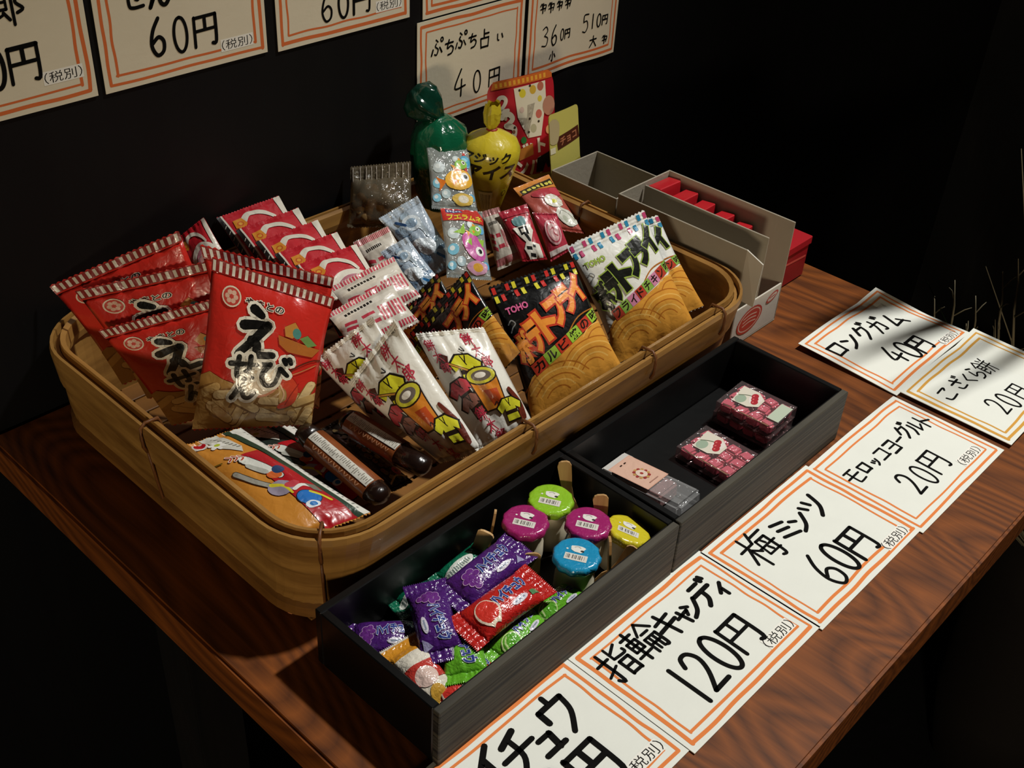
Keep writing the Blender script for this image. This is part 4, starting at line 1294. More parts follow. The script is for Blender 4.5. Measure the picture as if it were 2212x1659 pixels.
for k, lb in ((1, 'clear packet with pink stripes and kana, foremost of three next to the red shrimp bag'), (2, 'clear packet with pink stripes, the middle one of three'), (3, 'clear packet with pink stripes, rearmost of three beside the silver packet')):
    bag('candy_packet', Q['M%d' % k], MINI, lb, 'candy packet', 'cfc6b8', 'pink striped packets', T=.010, seal=(.11, .03), seed=30 + k, mfun=film, serr=.02, wr=.0016)
SIL = mat('silver_film', 'aebccb', .22, .6, .5, .5, 220, .2, 120)
bag('candy_packet', Q['B1'], SILVER, 'glossy silver-blue candy packet with crimped top', 'candy packet', SIL, 'silver candy packets', T=.012, seal=(.09, .04), seed=34, wr=.0022, pfun=foil)
bag('candy_packet', Q['B2'], SILVER, 'silver-blue candy packet half buried behind the black bags', 'candy packet', SIL, 'silver candy packets', T=.009, seal=(.09, .04), seed=35, wr=.0018, pfun=foil)
CF = clear('clear_film', 'e6ecea', .14, .32)
bag('candy_packet', Q['P1'], WHISTLE_A, 'clear candy packet with red header and pink fish', 'candy packet', CF, 'clear packets with fish', T=.010, seal=(.03, .04), seed=36, pfun=film)
bag('candy_packet', Q['P2'], WHISTLE_B, 'clear candy packet with orange fish in front of the green wrapped ball', 'candy packet', CF, 'clear packets with fish', T=.010, seal=(.03, .04), seed=37, pfun=film)
CG = clear('smoky_film', 'b9a98c', .10, .22)
o, B = bag('candy_packet', Q['C1'], None, 'clear packet with ribbed top edge against the wall', 'candy packet', CG, SB, T=.016, seal=(.22, .04), seed=38, wr=.003, serr=.02)
nut = mat('brown_sweet', '7d6038', .5, .4, 0, .3, 200, .3)
rr = random.Random(5)
for k in range(13):
    u, v = rr.uniform(.18, .82), rr.uniform(.12, .62)
    p = B.mid(u, v) - B.o
    me = lathe('sweet', [(.0012, -.0042), (.0034, -.003), (.0046, 0), (.0034, .003), (.0012, .0042)], nut, 10)
    s = link('sweet', me, o, p)
    s.rotation_euler = (rr.uniform(0, 3), rr.uniform(0, 3), 0)
rib = mat('film_ridge', 'b8aca0', .3, .6, .4)
for k in range(10):
    u = .05 + k * .1
    pts = [B.S(u + .02 * math.sin(k), v, 0) + B.n * .0009 - B.o for v in (.70, .76, .84, .92, .98)]
    link('ridge', tube('ridge', pts, .00022, rib, 5), o)
bag('candy_packet', Q['Q1'], COW, 'narrow red candy packet with black letter on white patches', 'candy packet', 'b52a38', 'narrow pink packets', T=.008, seal=(.06, .03), seed=40)
bag('candy_packet', Q['Q0'], MINI, 'narrow clear packet with pink striped end beside the pink fish', 'candy packet', CG, 'narrow pink packets', T=.008, seal=(.10, .03), seed=41)
bag('candy_packet', Q['Q2'], SEALP, 'narrow pink candy packet with a round pale seal', 'candy packet', 'bc3a4c', 'narrow pink packets', T=.008, seal=(.05, .03), seed=42)
bag('candy_packet', Q['Q3'], FLOWER, 'candy packet with orange top, yellow letters and a white flower', 'candy packet', 'b4564a', 'narrow pink packets', T=.010, seal=(.05, .03), seed=43)

# chocolate sticks: round wrapped bars with white and brown labels
def stick(q, label, seed, cap0, cap1, r=.0075):
    q = [V(p) for p in q]
    a, b = (q[0] + q[1]) / 2, (q[2] + q[3]) / 2
    o = tag(link('chocolate_stick', None, None, b), label, 'chocolate stick', 'wrapped chocolate sticks')
    d = b - a
    side = d.cross(V((0, 0, 1))).normalized()
    up = side.cross(d).normalized()
    up = up if up.z > 0 else -up
    def ringpts(t, f):
        return [a + d * t + (side * math.cos(k * .3927) + up * math.sin(k * .3927) * .82) * r * f - b for k in range(16)]
    def seg(name, ts, m):
        vs_, fs = [], []
        for t, f in ts:
            vs_ += ringpts(t, f)
        for i in range(len(ts) - 1):
            for k in range(16):
                fs.append((i * 16 + k, i * 16 + (k + 1) % 16, (i + 1) * 16 + (k + 1) % 16, (i + 1) * 16 + k))
        fs.append(tuple(range(16))[::-1])
        fs.append(tuple((len(ts) - 1) * 16 + k for k in range(16)))
        link(name, mesh(name, vs_, fs, m), o)
    brown = mat('brown_wrapper', '8a4a24', .35, .5, .3, .2, 200, .1)
    dark = mat('dark_wrapper', '1f120d', .25, .5, .4, .3, 160)
    seg('wrapper_body', [(cap0, 1), (.35, 1.02), (.6, .99), (1 - cap1, 1)], brown)
    seg('dark_end', [(0, .35), (.03, .8), (cap0, .985)], dark)
    seg('dark_end', [(1 - cap1, .985), (.97, .8), (1, .4)], dark)
    # printed label strip on top
    def surf(u, v):
        th = math.pi * (.12 + .40 * (1 - u))
        n = side * math.cos(th) + up * math.sin(th)
        return a + d * (cap0 + .005 + (1 - cap0 - cap1 - .01) * (1 - v)) + n * r * 1.0 * (1. if True else 1) - up * math.sin(th) * r * .18 - b, n
    t = Art(4.)
    t.rect(0, 0, .58, 4, 'dcd8cc')
    rd = random.Random(seed)
    for i in range(34):
        t.rect(rd.uniform(.04, .25), .1 + i * .113, rd.uniform(.3, .55), .15 + i * .113, '8c877c', layer=t.layer + .1)
    t.layer += 1
    t.text('CHOCO', .80, 2.0, .28, 'e2b48c', wid=2.2, rot_=-math.pi / 2) if False else None
    for i in range(9):
        t.stroke([(.70, 3.5 - i * .36), (.92, 3.4 - i * .36), (.72, 3.28 - i * .36)], .05, 'd8a07a', layer=t.layer + .1)
    t.lay('label_strip', surf, o, film, 6, 20, .0004, .00002)
    return o
stick(Q['N1'], 'brown wrapped chocolate stick with white label strip next to the orange bag', 1, .17, .13)
stick(Q['N2'], 'brown wrapped chocolate stick with a dark twisted end next to the mochi bag', 2, .10, .30)
def bean_art():
    a = Art(3.2)
    r = random.Random(2)
    for k in range(26):
        a.ell(.3 + .4 * r.random(), .3 + k * .1, .10, .09, r.choice(['6d6a34', '8a8440', '5a4a2a', '7a5a34']))
        a.ell(.3 + .4 * r.random(), .3 + k * .1, .04, .04, '2a2416', n=8)
    a.ell(.78, .5, .16, .16, 'b83a3a')
    a.ell(.78, .5, .06, .06, '501a1a')
    a.stroke([(.2, .2), (.6, .35), (.95, .2)], .06, 'b89a3a')
    return a
bag('candy_packet', Q['O1'], bean_art(), 'dark packet with a green bean picture between the chocolate sticks', 'candy packet', '2c241d', SB, T=.007, seal=(.03, .03), seed=50)

# ================================================================== WRAPPED BALL, CONE BAG
def view_surf(axis_o, prof, a0, a1, tilt=V((0, 0, 1))):
    """surface of a lathe seen from the front: u -> angle, v -> height"""
    def f(u, v):
        z = prof[0][1] + (prof[-1][1] - prof[0][1]) * v
        for (r0, z0), (r1, z1) in zip(prof, prof[1:]):
            if z0 <= z <= z1:
                r = r0 + (r1 - r0) * (z - z0) / (z1 - z0)
                break
        th = math.radians(a0 + (a1 - a0) * u)
        n = V((math.cos(th), math.sin(th), 0))
        return n * r + V((0, 0, z)), n
    return f

gm = mat('green_cellophane', '0f5a3c', .18, .6, .8, .5, 130)
go = empty('wrapped_ball', (.100, .378, .050), 'round sweet wrapped in shiny green cellophane with a twisted top', 'sweet')
def crinkle(i, th):
    return 1 + .05 * math.sin(7 * th + i) * (1 if i > 3 else .6) + .03 * math.sin(13 * th)
link('ball_wrap', lathe('ball_wrap', [(.006, 0), (.012, .004), (.0155, .014), (.0175, .028), (.0195, .042), (.0195, .052), (.0165, .061), (.010, .066), (.0045, .069)], gm, 40, crinkle), go)
tw = link('twisted_end', lathe('twisted_end', [(.0035, 0), (.006, .004), (.0105, .010), (.0125, .017), (.0105, .023), (.004, .027)], mat('dark_green_cellophane', '0a3528', .2, .6, .6, .4, 130), 36,
                              lambda i, th: 1 + .16 * math.sin(6 * th + i * .7) + .06 * math.sin(11 * th)), go, (0, 0, .066))
tw.rotation_euler = (-.6, -.55, 0)

ym = mat('yellow_film', 'c9b62c', .35, .5, .35, .35, 150)
cp = [(.0050, 0), (.0082, .006), (.0120, .018), (.0163, .032), (.0196, .044), (.0200, .050), (.0172, .056), (.0105, .060), (.0045, .0625), (.0030, .0635)]
yo = empty('cone_bag', (.1235, .353, .048), 'yellow cone-shaped sweet bag tied at the top with black letters', 'sweet bag')
link('bag_body', lathe('bag_body', cp, ym, 40, lambda i, th: 1 + .025 * math.sin(9 * th) * (1 if i > 5 else .3)), yo)
fan, ff = [], []
for i in range(17):
    a = 6.2832 * i / 16
    for k, (rr_, zz) in enumerate(((.003, .0632), (.0062, .068), (.0070, .075), (.0058, .081))):
        q = 1 + .12 * math.cos(5 * a) * (k > 0)
        fan.append((rr_ * q * math.cos(a), rr_ * q * math.sin(a) * .7, zz + .0004 * math.sin(5 * a) * k))
for i in range(16):
    for k in range(3):
        ff.append((i * 4 + k, i * 4 + 4 + k, i * 4 + k + 5, i * 4 + k + 1))
link('tied_tail', mesh('tied_tail', fan, ff, ym, None, False), yo)
link('tie_band', lathe('tie_band', [(.0034, .0620), (.0040, .0628), (.0034, .0640)], mat('red_band', 'a03020', .5), 20), yo)
ya = Art(1.1)
ya.text('マジック', .45, .98, .13, '1b160c', wid=.62, bold=.03, shear=.15)
ya.text('アイス', .52, .78, .20, '1b160c', wid=.66, bold=.04, shear=.15)
ya.ell(.78, .42, .045, .05, '6a5e18')
ya.ell(.78, .42, .032, .036, 'c9b62c')
ya.rect(.30, .12, .56, .46, 'd6cf9a')
for k in range(9):
    ya.rect(.33 + k * .022, .16, .33 + k * .022 + (.006 + .006 * (k % 3) / 2), .42, '4a4620', layer=ya.layer + .1)
ya.lay('printed_letters', view_surf(None, cp[:7], 143, 303), yo, film, 26, 22, .0006, .00001)

# ================================================================== DISPLAY CARDS AND CARTONS
def rounded(q, r, n=6):
    """outline of a rounded quad in 0..1 coordinates"""
    pts = []
    for cx, cy, a0 in ((1 - r, 1 - r, 0), (r, 1 - r, 90), (r, r, 180), (1 - r, r, 270)):
        for i in range(n + 1):
            a = math.radians(a0 + 90 * i / n)
            pts.append((cx + r * math.cos(a), cy + r * math.sin(a)))
    return pts
def stand_card(q, r, col, art, label, curve, cat='display card'):
    q = [V(p) for p in q]
    o_ = (q[2] + q[3]) / 2
    TL, TR, BR, BL = [p - o_ for p in q]
    N = (TR - TL).cross(TL - BL).normalized()
    def surf(u, v):
        return TL * (1 - u) * v + TR * u * v + BR * u * (1 - v) + BL * (1 - u) * (1 - v) + N * curve(u, v), N
    a = Art(1.0)
    a.poly(rounded(None, r), col)
    vs_, fs, mi, cols = a.cutmesh(16, 20)
    V2, F2 = [], []
    n = len(vs_)
    for k in (0, 1):
        for x, y, l in vs_:
            p, nn = surf(x, y)
            V2.append(p - nn * .0008 * k)
    for f in fs:
        p0, p1, p2 = [V2[i] for i in f[:3]]
        g = f if (p1 - p0).cross(p2 - p0).dot(N) > 0 else f[::-1]
        F2.append(g)
        F2.append(tuple(n + i for i in g[::-1]))
    o = tag(link('display_card', mesh('display_card', V2, F2, paper_gloss(col)), None, o_), label, cat)
    art.lay('printed_design', surf, o, paper_gloss, 16, 20, .0003, .00001)
    return o
def paper_gloss(c):
    return mat('coated_card', c, .4, .4, .1, .03, 200)
ha = Art(1.45)
ha.poly([(.10, 1.45), (.90, 1.45), (.97, 1.40), (.97, 1.34), (.06, 1.34)], 'c8662a')
ha.layer += 1
for k in range(12):
    ha.rect(.12 + k * .065, 1.36, .155 + k * .065, 1.42, 'e2a23a', layer=ha.layer)
brush(ha, '2', .20, 1.12, .20, .18, .065, 'e4dac6')
brush(ha, '3', .25, .80, .36, .28, .085, 'e0d6be')
ha.poly([(.38, 1.31), (.40, .90), (.54, .88), (.56, 1.05), (.68, 1.06), (.53, .60), (.75, .60), (.86, 1.08), (.86, 1.32)], 'e0d8c2')
for x, y, rx, c in ((.50, 1.22, .05, 'd8c83a'), (.66, 1.24, .05, 'cfa83c'), (.78, 1.26, .05, 'b86a54'), (.76, 1.10, .035, 'd8c44a'), (.73, .90, .05, 'c86a5c'), (.63, .72, .05, 'b8b292'), (.47, 1.00, .035, 'd2b8ac'),
                    (.22, .92, .022, 'b8a88c'), (.32, .72, .022, '8c5a40'), (.20, .68, .022, 'c2b46a')):
    ha.ell(x, y, rx, rx * 1.2, c)
for x, y in ((.46, 1.27), (.62, 1.30), (.58, .86), (.72, .80), (.55, .68), (.16, .66), (.34, .78)):
    ha.ell(x, y, .018, .018, '3a3026', n=8)
ha.ell(.46, .58, .045, .05, '2f7a3a')
ha.ell(.88, .66, .05, .06, 'd8a06a')
ha.ell(.90, .98, .10, .13, 'b8836c')
ha.text('ット', .62, .47, .19, 'e4dccb', wid=.36, bold=.05)
ha.poly([(.36, .30), (.60, .36), (.60, .52), (.38, .46)], 'b4702c')
ha.text('ンバ', .52, .20, .22, 'ddd5c2', wid=.42, bold=.045)
ha.poly([(.66, .30), (.94, .38), (.92, .16), (.84, .14), (.80, .22), (.74, .10), (.62, .10)], '14100e')
ha.poly([(.10, .0), (.98, .0), (.98, .08), (.10, .08)], 'c2b058')
stand_card(Q['H1'], .16, 'b3202c', ha, 'red rounded display card with big white number 7 above the cartons', lambda u, v: -.003 * (u - .5) ** 2 * 4 + .001)
hb = Art(1.6)
hb.rect(.22, .78, .98, 1.08, '4a2416', rot_=.10)
hb.text('チョコ', .60, .93, .18, 'a86a4a', wid=.56, rot_=.10, bold=.03)
hb.poly([(0, .05), (1, .12), (1, .34), (0, .24)], '9a9034')
hb.rect(-.02, .70, .16, .84, 'd8d0b0')
hb.poly(rnd_blob(.12, 1.20, .2, .3, 3), 'b0a078')
stand_card(Q['H2'], .08, 'bdb45c', hb, 'curved yellow card with small brown label next to the red number card', lambda u, v: -.004 * u * u)

grey_board = mat('grey_cardboard', 'a39a8a', .8, .2, 0, .1, 250, .06)
white_board = mat('white_cardboard', 'c9c3b6', .7, .25, 0, .05, 200, .04)
def carton(x0, x1, y0, y1, h, label, cut=.0, div=None, flap=False, art=None):
    c = V(((x0 + x1) / 2, (y0 + y1) / 2, 0))
    o = empty('carton', c, label, 'carton', 'open sweet cartons beside the basket')
    t = .0011
    def p(name, lo_, hi, m=grey_board):
        return link(name, boxm(name, V(lo_) - c, V(hi) - c, m, .0003), o)
    p('bottom_panel', (x0, y0, .0003), (x1, y1, .0015))
    p('side_panel', (x0, y0, .0016), (x0 + t, y1, h))
    p('side_panel', (x1 - t, y0, .0016), (x1, y1, h))
    p('end_panel', (x0 + t, y1 - t, .0016), (x1 - t, y1, h))
    f = p('front_panel', (x0 + t, y0, .0016), (x1 - t, y0 + t, h * (1 - cut)), white_board)
    if div:
        p('divider', (div, y0 + .001, .0016), (div + t, y1 - .002, h * .98))
    if flap:
        q = link('flap', boxm('flap', (-.0, -.016, -.0005), (.0, 0, .0005), white_board, 0), o) if False else None
        vs_ = [V((x0, y0, h)), V((x0 - .002, y0 - .014, h - .004)), V((x0 - .004, y0 - .014, h - .034)), V((x0, y0, h - .036))]
        vs2 = [v + V((.0011, .0003, 0)) for v in vs_]
        link('flap', mesh('flap', [v - c for v in vs_ + vs2], [(0, 1, 2, 3), (7, 6, 5, 4), (0, 4, 5, 1), (1, 5, 6, 2), (2, 6, 7, 3), (3, 7, 4, 0)], white_board, None, False), o)
    if art:
        fr = Frame(V((x0 + t, y0, .0016)) - c, V((x1 - x0 - 2 * t, 0, 0)), V((0, 0, h * (1 - cut) - .0016)))
        art.lay('front_print', fr, o, paper_gloss, 8, 6, .0002, .00002)
    return o
fa = Art(.52)
fa.ell(.36, .26, .27, .17, 'b83a30', .12)
fa.ell(.36, .26, .24, .145, 'd8b8a4', .12)
fa.ell(.36, .26, .22, .128, 'b83a30', .12)
for k in range(3):
    fa.stroke([(.22, .31 - k * .05), (.36, .33 - k * .05), (.50, .31 - k * .05)], .016, 'd8b8a4', layer=fa.layer + .1)
fa.layer += 1
fa.ell(.82, .40, .13, .055, 'b84a40', .3)
fa.ell(.82, .40, .10, .035, 'cfc4b4', .3)
fa.stroke([(.76, .40), (.88, .41)], .014, 'b84a40')
carton(.1715, .2290, .1745, .2785, .0765, 'open grey carton of red sweet packs with a red oval on its low white front', .60, .1985, True, fa)
carton(.1765, .2275, .2830, .3430, .0690, 'open grey carton set behind the first one next to the yellow card', .0)
rp = Art(1.6)
for k in range(7):
    rp.ell(.2 + .3 * (k % 3), .35 + .32 * (k // 2), .09, .08, 'd8a8a0', n=10)
rp.rect(.1, 1.25, .9, 1.36, 'e0c0b4')
packm = mat('red_pack', 'b81c26', .35, .5, .3, .1, 150)
def sweet_pack(p, rz, rx, label, size=(.022, .0085, .034)):
    o = tag(link('sweet_pack', boxm('sweet_pack', (-size[0] / 2, -size[1] / 2, 0), (size[0] / 2, size[1] / 2, size[2]), packm, .0006), None, p), label, 'sweet pack', 'red packs in the carton')
    o.rotation_euler = (rx, 0, rz)
    rp.lay('printed_dots', Frame(V((-size[0] / 2, -size[1] / 2, 0)), V((size[0], 0, 0)), V((0, 0, size[2]))), o, paper_gloss, 6, 8, .0002, .00001)
    return o
for k in range(5):
    y = .2640 - k * .0155
    sweet_pack((.2140 + .0006 * (k % 2), y, .0018 + .0245 * 0), .04 * (k % 3 - 1), -.10,
               ['red sweet pack standing deepest in the carton', 'red sweet pack second deepest in the carton', 'red sweet pack in the middle of the carton', 'red sweet pack next to the dotted one in the carton', 'red sweet pack with pale dots behind the low white front'][k],
               (.023, .0110, [.072, .068, .066, .064, .062][k]))
rb = Art(.4)
rb.stroke([(.05, .28), (.4, .30), (.95, .27)], .03, 'd8564c')
ro = tag(link('red_carton', boxm('red_carton', (-.034, -.05, 0), (.030, .05, .031), mat('red_carton_board', '9c1820', .45, .4, .1, .05, 150), .0008), None, (.2690, .2450, .0006)),
         'closed red carton standing behind the grey cartons at the table end', 'carton')
link('lid', boxm('lid', (-.0350, -.051, .0262), (.0310, .051, .0325), mat('red_carton_lid', 'a91d26', .4, .4, .1, .05, 150), .0006), ro)
rb.lay('printed_line', Frame(V((-.034, -.05, .0)), V((.064, 0, 0)), V((0, 0, .0256))), ro, paper_gloss, 6, 4, .0002, .00001)

# ================================================================== TRAY OF CANDIES
FL = .0046
def candy_art(kind):
    a = Art(.46)
    if kind == 'cube':
        return a
    txt, pale, fruit = {'grape': ('ハイチュウ', '8a80b4', '8a4a9a'), 'straw': ('ハイチュウ', 'c8c4d8', 'd63a34'), 'apple': ('ハイチュウ', 'b8d07c', '5fae2e'), 'teal': (None, 'd8ddd4', 'cfd8c8'), 'orange': (None, 'e6ddcc', 'd8932c')}[kind]
    if txt:
        a.text(txt, .60, .28, .135, '2c3f8c', wid=.42, out='c9cbe0', ow=.10, bold=.05, rot_=.12)
        a.ell(.62, .11, .10, .036, 'dcd8e4', .1)
        a.rect(.56, .10, .68, .12, '8a94a8', rot_=.1)
    if kind == 'grape':
        for k, (x, y) in enumerate(((.26, .30), (.32, .31), (.23, .24), (.29, .24), (.35, .25), (.26, .18), (.32, .18), (.29, .12))):
            a.ell(x, y, .042, .042, 'c9a8cf', n=12, layer=1.0 + 5)
            a.ell(x, y, .036, .036, '6c2f86', n=12, layer=1.2 + 5 + k * .01)
        a.layer = 8
        a.poly([(.76, .05), (.84, .16), (.88, .06)], 'a7a2c8')
    if kind == 'straw':
        a.poly(rnd_blob(.29, .21, .115, .155, 2, amp=.1), 'ecd8c4')
        a.poly(rnd_blob(.29, .22, .10, .135, 2, amp=.1), 'd4382e')
        a.poly([(.21, .10), (.37, .10), (.33, .04), (.29, .07), (.25, .04)], 'efe0c8')
        a.rect(.76, .09, .86, .15, '5a8a5a', rot_=.1)
    if kind == 'apple':
        a.ell(.28, .20, .12, .15, 'd6e6a2')
        a.ell(.28, .20, .105, .135, '63b032')
        a.stroke([(.20, .16), (.22, .26), (.28, .31)], .02, 'cde89a')
    if kind == 'teal':
        a.ell(.36, .22, .28, .11, 'dfe3da', .05)
        for k in range(12):
            a.rect(.14 + k * .036, .16 + .012 * (k % 3), .163 + k * .036, .27 - .015 * (k % 2), '7a8a84', layer=a.layer + .1)
    if kind == 'orange':
        a.rect(.02, 0, .24, .46, 'd8922a')
        a.rect(.24, 0, .42, .46, 'e8e0d0')
        a.rect(.42, 0, .66, .46, 'c03a30')
        a.ell(.60, .22, .12, .14, 'e2c4b8')
        a.ell(.82, .24, .10, .09, 'd4a23e')
    return a
CA = {k: candy_art(k) for k in ('grape', 'straw', 'apple', 'teal', 'orange')}
CC = {'grape': '4b1f70', 'straw': 'c0241f', 'apple': '6ab52c', 'teal': '0f6a4c', 'orange': 'dcd2c0'}
def candy(kind, x, y, z, ang, label, ln=.046, wd=.0175, tilt=0., roll=0., T=.012, seed=0):
    a = math.radians(ang)
    d = V((math.cos(a), math.sin(a), math.sin(tilt))).normalized()
    s = V((-math.sin(a), math.cos(a), math.sin(roll))).normalized()
    c = V((x, y, z))
    q = [c - d * ln / 2 + s * wd / 2, c + d * ln / 2 + s * wd / 2, c + d * ln / 2 - s * wd / 2, c - d * ln / 2 - s * wd / 2]
    o, B = bag('wrapped_candy', q, CA[kind], label, 'candy', CC[kind], 'wrapped candies in the black tray', 26, 16, T=T, seal=(.15, .15), side=True,
               wr=.0010, seed=60 + seed, pinch=.12, mfun=foil, serr=.02, pw=.35, eps=.0001)
    return o
candy('grape', -.1120, .1225, .0285, 1, 'purple wrapped candy lying against the red candy, logo upright', .050, .021, .06, .15, .013, seed=1)
candy('straw', -.1215, .1030, .0280, -2, 'big red wrapped candy with a strawberry on top of the pile', .050, .0215, .04, .12, .013, seed=2)
candy('grape', -.1480, .1205, .0245, -122, 'purple wrapped candy lying across the tray end, logo sideways', .044, .021, -.1, .1, .013, seed=3)
candy('grape', -.1650, .1345, .0140, -40, 'purple wrapped candy touching the tray corner', .038, .020, 0, .1, seed=4)
candy('apple', -.1465, .1030, .0185, -130, 'green wrapped candy under the purple candy', .040, .021, .1, .2, seed=5)
candy('apple', -.1190, .0935, .0150, 11, 'green wrapped candy below the red strawberry candy', .043, .0165, 0, .2, seed=6)
candy('apple', -.0930, .0925, .0165, -4, 'green wrapped candy beside the blue yogurt cup', .038, .0150, .1, .2, seed=7)
candy('straw', -.1560, .0905, .0130, -2, 'red wrapped candy lying along the tray front corner', .046, .0150, .0, .1, seed=8)
candy('orange', -.1685, .1060, .0165, -100, 'white, red and orange wrapped candy', .040, .020, -.15, .1, seed=9)
candy('teal', -.1080, .1410, .0160, 3, 'dark green wrapped candy with a white oval print', .036, .0150, .05, .15, seed=10)
candy('teal', -.1320, .1440, .0110, -10, 'dark green wrapped candy lying deep in shade by the basket', .034, .0150, 0, 0, seed=11)

# small yogurt cups
cupm = mat('cream_plastic', 'e2d8be', .45, .4, .1, 0, 100, .05)
LIDS = {'lime': '8fc22c', 'magenta': 'a02468', 'blue': '1f8fbe', 'yellow': 'd6c62c'}
la = Art(1.0)
la.rect(.20, .22, .80, .46, 'ded9d0')
for k in range(16):
    if k % 5 != 4:
        la.rect(.24 + k * .032, .27, .24 + k * .032 + .009 + .008 * (k % 3), .42, '5a5650', layer=la.layer + .1)
la.layer += 1
la.poly(rnd_blob(.50, .66, .20, .13, 3, amp=.35), 'e9e6de')
la.ell(.62, .60, .05, .035, '2f2c2a')
la.stroke([(.40, .70), (.48, .74), (.56, .70)], .02, '9a968e')
la.ell(.22, .60, .03, .03, 'e9e6de', n=8)
def cup(col, x, y, ztop, tilt, az, label):
    o = empty('yogurt_cup', (x, y, FL if not tilt else ztop - .024), label, 'yogurt cup', 'small yogurt cups in the black tray')
    h = ztop - o.location.z
    o.rotation_euler = (tilt * math.cos(az), tilt * math.sin(az), math.radians(-62))
    link('cup_body', lathe('cup_body', [(.0062, 0), (.0085, .001), (.0100, h * .3), (.0098, h * .55), (.0086, h * .68), (.0100, h * .82), (.0106, h * .96)], cupm, 26), o)
    m = mat('foil_lid', LIDS[col], .28, .5, .6, .35, 300)
    lid = link('foil_lid', lathe('foil_lid', [(.0112, h - .0045), (.0117, h - .0030), (.0116, h - .0008), (.0108, h + .0002), (.0098, h + .0003), (.0004, h + .0003)], m, 44,
                                 lambda i, th: 1 + (.035 * math.sin(11 * th) if i < 3 else 0)), o)
    la.lay('lid_print', Frame(V((-.0092, -.0092, h + .0003)), V((.0184, 0, 0)), V((0, .0184, 0))), lid, film, 4, 4, .00012, .00001)
    return o
cup('lime', -.0555, .1325, .0345, 0, 0, 'yogurt cup with lime green foil lid')
cup('magenta', -.0760, .1310, .0340, 0, 0, 'yogurt cup with magenta foil lid touching the purple candy')
cup('magenta', -.0545, .1085, .0340, 0, 0, 'yogurt cup with magenta foil lid between the blue and lime lids')
cup('blue', -.0760, .0975, .0345, 0, 0, 'yogurt cup with blue foil lid')
cup('yellow', -.0455, .0975, .0300, .30, 2.2, 'tilted yogurt cup with yellow foil lid')
spoonw = wood('pale_spoon_wood', 'a47a48', 'd8b27c', (80, 80, 6), .6, 0, .1)
def spoon(a, b, face, label, wd=.0062):
    a, b = V(a), V(b)
    d = (b - a)
    s = d.cross(V(face)).normalized()
    n = s.cross(d).normalized()
    vs_, fs = [], []
    prof = [(0, .55), (.04, .85), (.12, 1), (.28, .9), (.42, .55), (.6, .5), (.78, .6), (.93, .66), (.98, .5), (1, .25)]
    for k in (1, -1):
        for t, f in prof:
            vs_ += [d * t + s * wd / 2 * f + n * .0006 * k, d * t - s * wd / 2 * f + n * .0006 * k]
    m = len(prof) * 2
    for i in range(len(prof) - 1):
        j = 2 * i
        fs += [(j, j + 1, j + 3, j + 2), (m + j + 2, m + j + 3, m + j + 1, m + j), (j, j + 2, m + j + 2, m + j), (j + 3, j + 1, m + j + 1, m + j + 3)]
    fs += [(0, m, m + 1, 1), (m - 2, m - 1, 2 * m - 1, 2 * m - 2)]
    return tag(link('wooden_spoon', mesh('wooden_spoon', vs_, fs, spoonw, None, False), None, a), label, 'spoon', 'small wooden spoons')
def at(x, y, z):
    return (x, y, z)
spoon((-.0360, .1330, FL), (-.0395, .1390, .0460), (-.6, -.5, .3), 'wooden spoon standing up behind the lime lid', .011)
spoon((-.0390, .1085, FL), (-.0400, .1135, .0400), (-.6, -.5, .3), 'wooden spoon standing behind the magenta lid near the tray divider', .012)
spoon((-.0885, .1445, FL), (-.0885, .1400, .0420), (.5, -.6, .0), 'thin wooden spoon seen edge-on beside the magenta lid', .006)
spoon((-.0600, .0870, FL), (-.0635, .0885, .0430), (.9, -.8, .0), 'thin wooden spoon seen edge-on beside the blue lid', .008)
spoon((-.0620, .0905, FL), (-.0480, .0830, .0300), (-.6, -.5, .5), 'broad wooden spoon leaning between the blue and yellow lids', .012)
spoon((-.0905, .1090, FL), (-.0880, .1160, .0300), (-.6, -.5, .4), 'broad wooden spoon next to the red strawberry candy', .014)
spoon((-.0980, .1480, FL), (-.0960, .1380, .0340), (-.6, -.5, .4), 'broad wooden spoon by the dark green candy', .013)

# ================================================================== TRAY OF MINTS AND PINK MOCHI
mo = empty('mint_dispenser', (.008, .115, FL), 'flat clear mint dispenser with white lid and pink label', 'mint dispenser')
mo.rotation_euler = (-.10, .0, math.radians(1))
cl = clear('clear_plastic', 'e6e6e6', .10, .20)
def mbox(name, lo_, hi, m, bev=.0012, seg=3):
    return link(name, boxm(name, lo_, hi, m, bev, seg), mo)
mbox('case', (-.0105, -.0270, .0050), (.0105, .0170, .0165), cl, .002)
mbox('mints', (-.0088, -.0130, .0062), (.0088, .0160, .0150), mat('pink_mints', 'b98a88', .6, .3, 0, .5, 500, .3, 300))
mbox('lid', (-.0108, .0172, .0048), (.0108, .0255, .0168), mat('white_plastic', 'cfcbc6', .4, .5))
mbox('latch', (.0050, .0256, .0090), (.0090, .0272, .0140), mat('white_plastic', 'cfcbc6', .4, .5), .0004, 1)
ml = Art(1.25)
ml.rect(0, 0, 1, 1.25, 'dfae98')
ml.rect(.03, .03, .97, 1.22, 'e3b9a4')
for k in range(12):
    t = k * .5236
    ml.ell(.5 + .20 * math.cos(t), .52 + .20 * math.sin(t), .055, .045, ('a23a36', 'c89a5a')[k % 2], n=10)
ml.ell(.5, .52, .16, .16, 'ead2c0')
ml.ell(.5, .52, .05, .05, 'a8403a')
ml.rect(.3, .12, .7, .15, 'b08474')
ml.rect(.36, 1.08, .44, 1.12, '3a2a24')
ml.rect(.54, 1.08, .62, 1.12, '3a2a24')
ml.lay('label', Frame(V((-.0092, -.0060, .0168)), V((.0184, 0, 0)), V((0, .0270, 0))), mo, film, 4, 4, .0001, .00002)

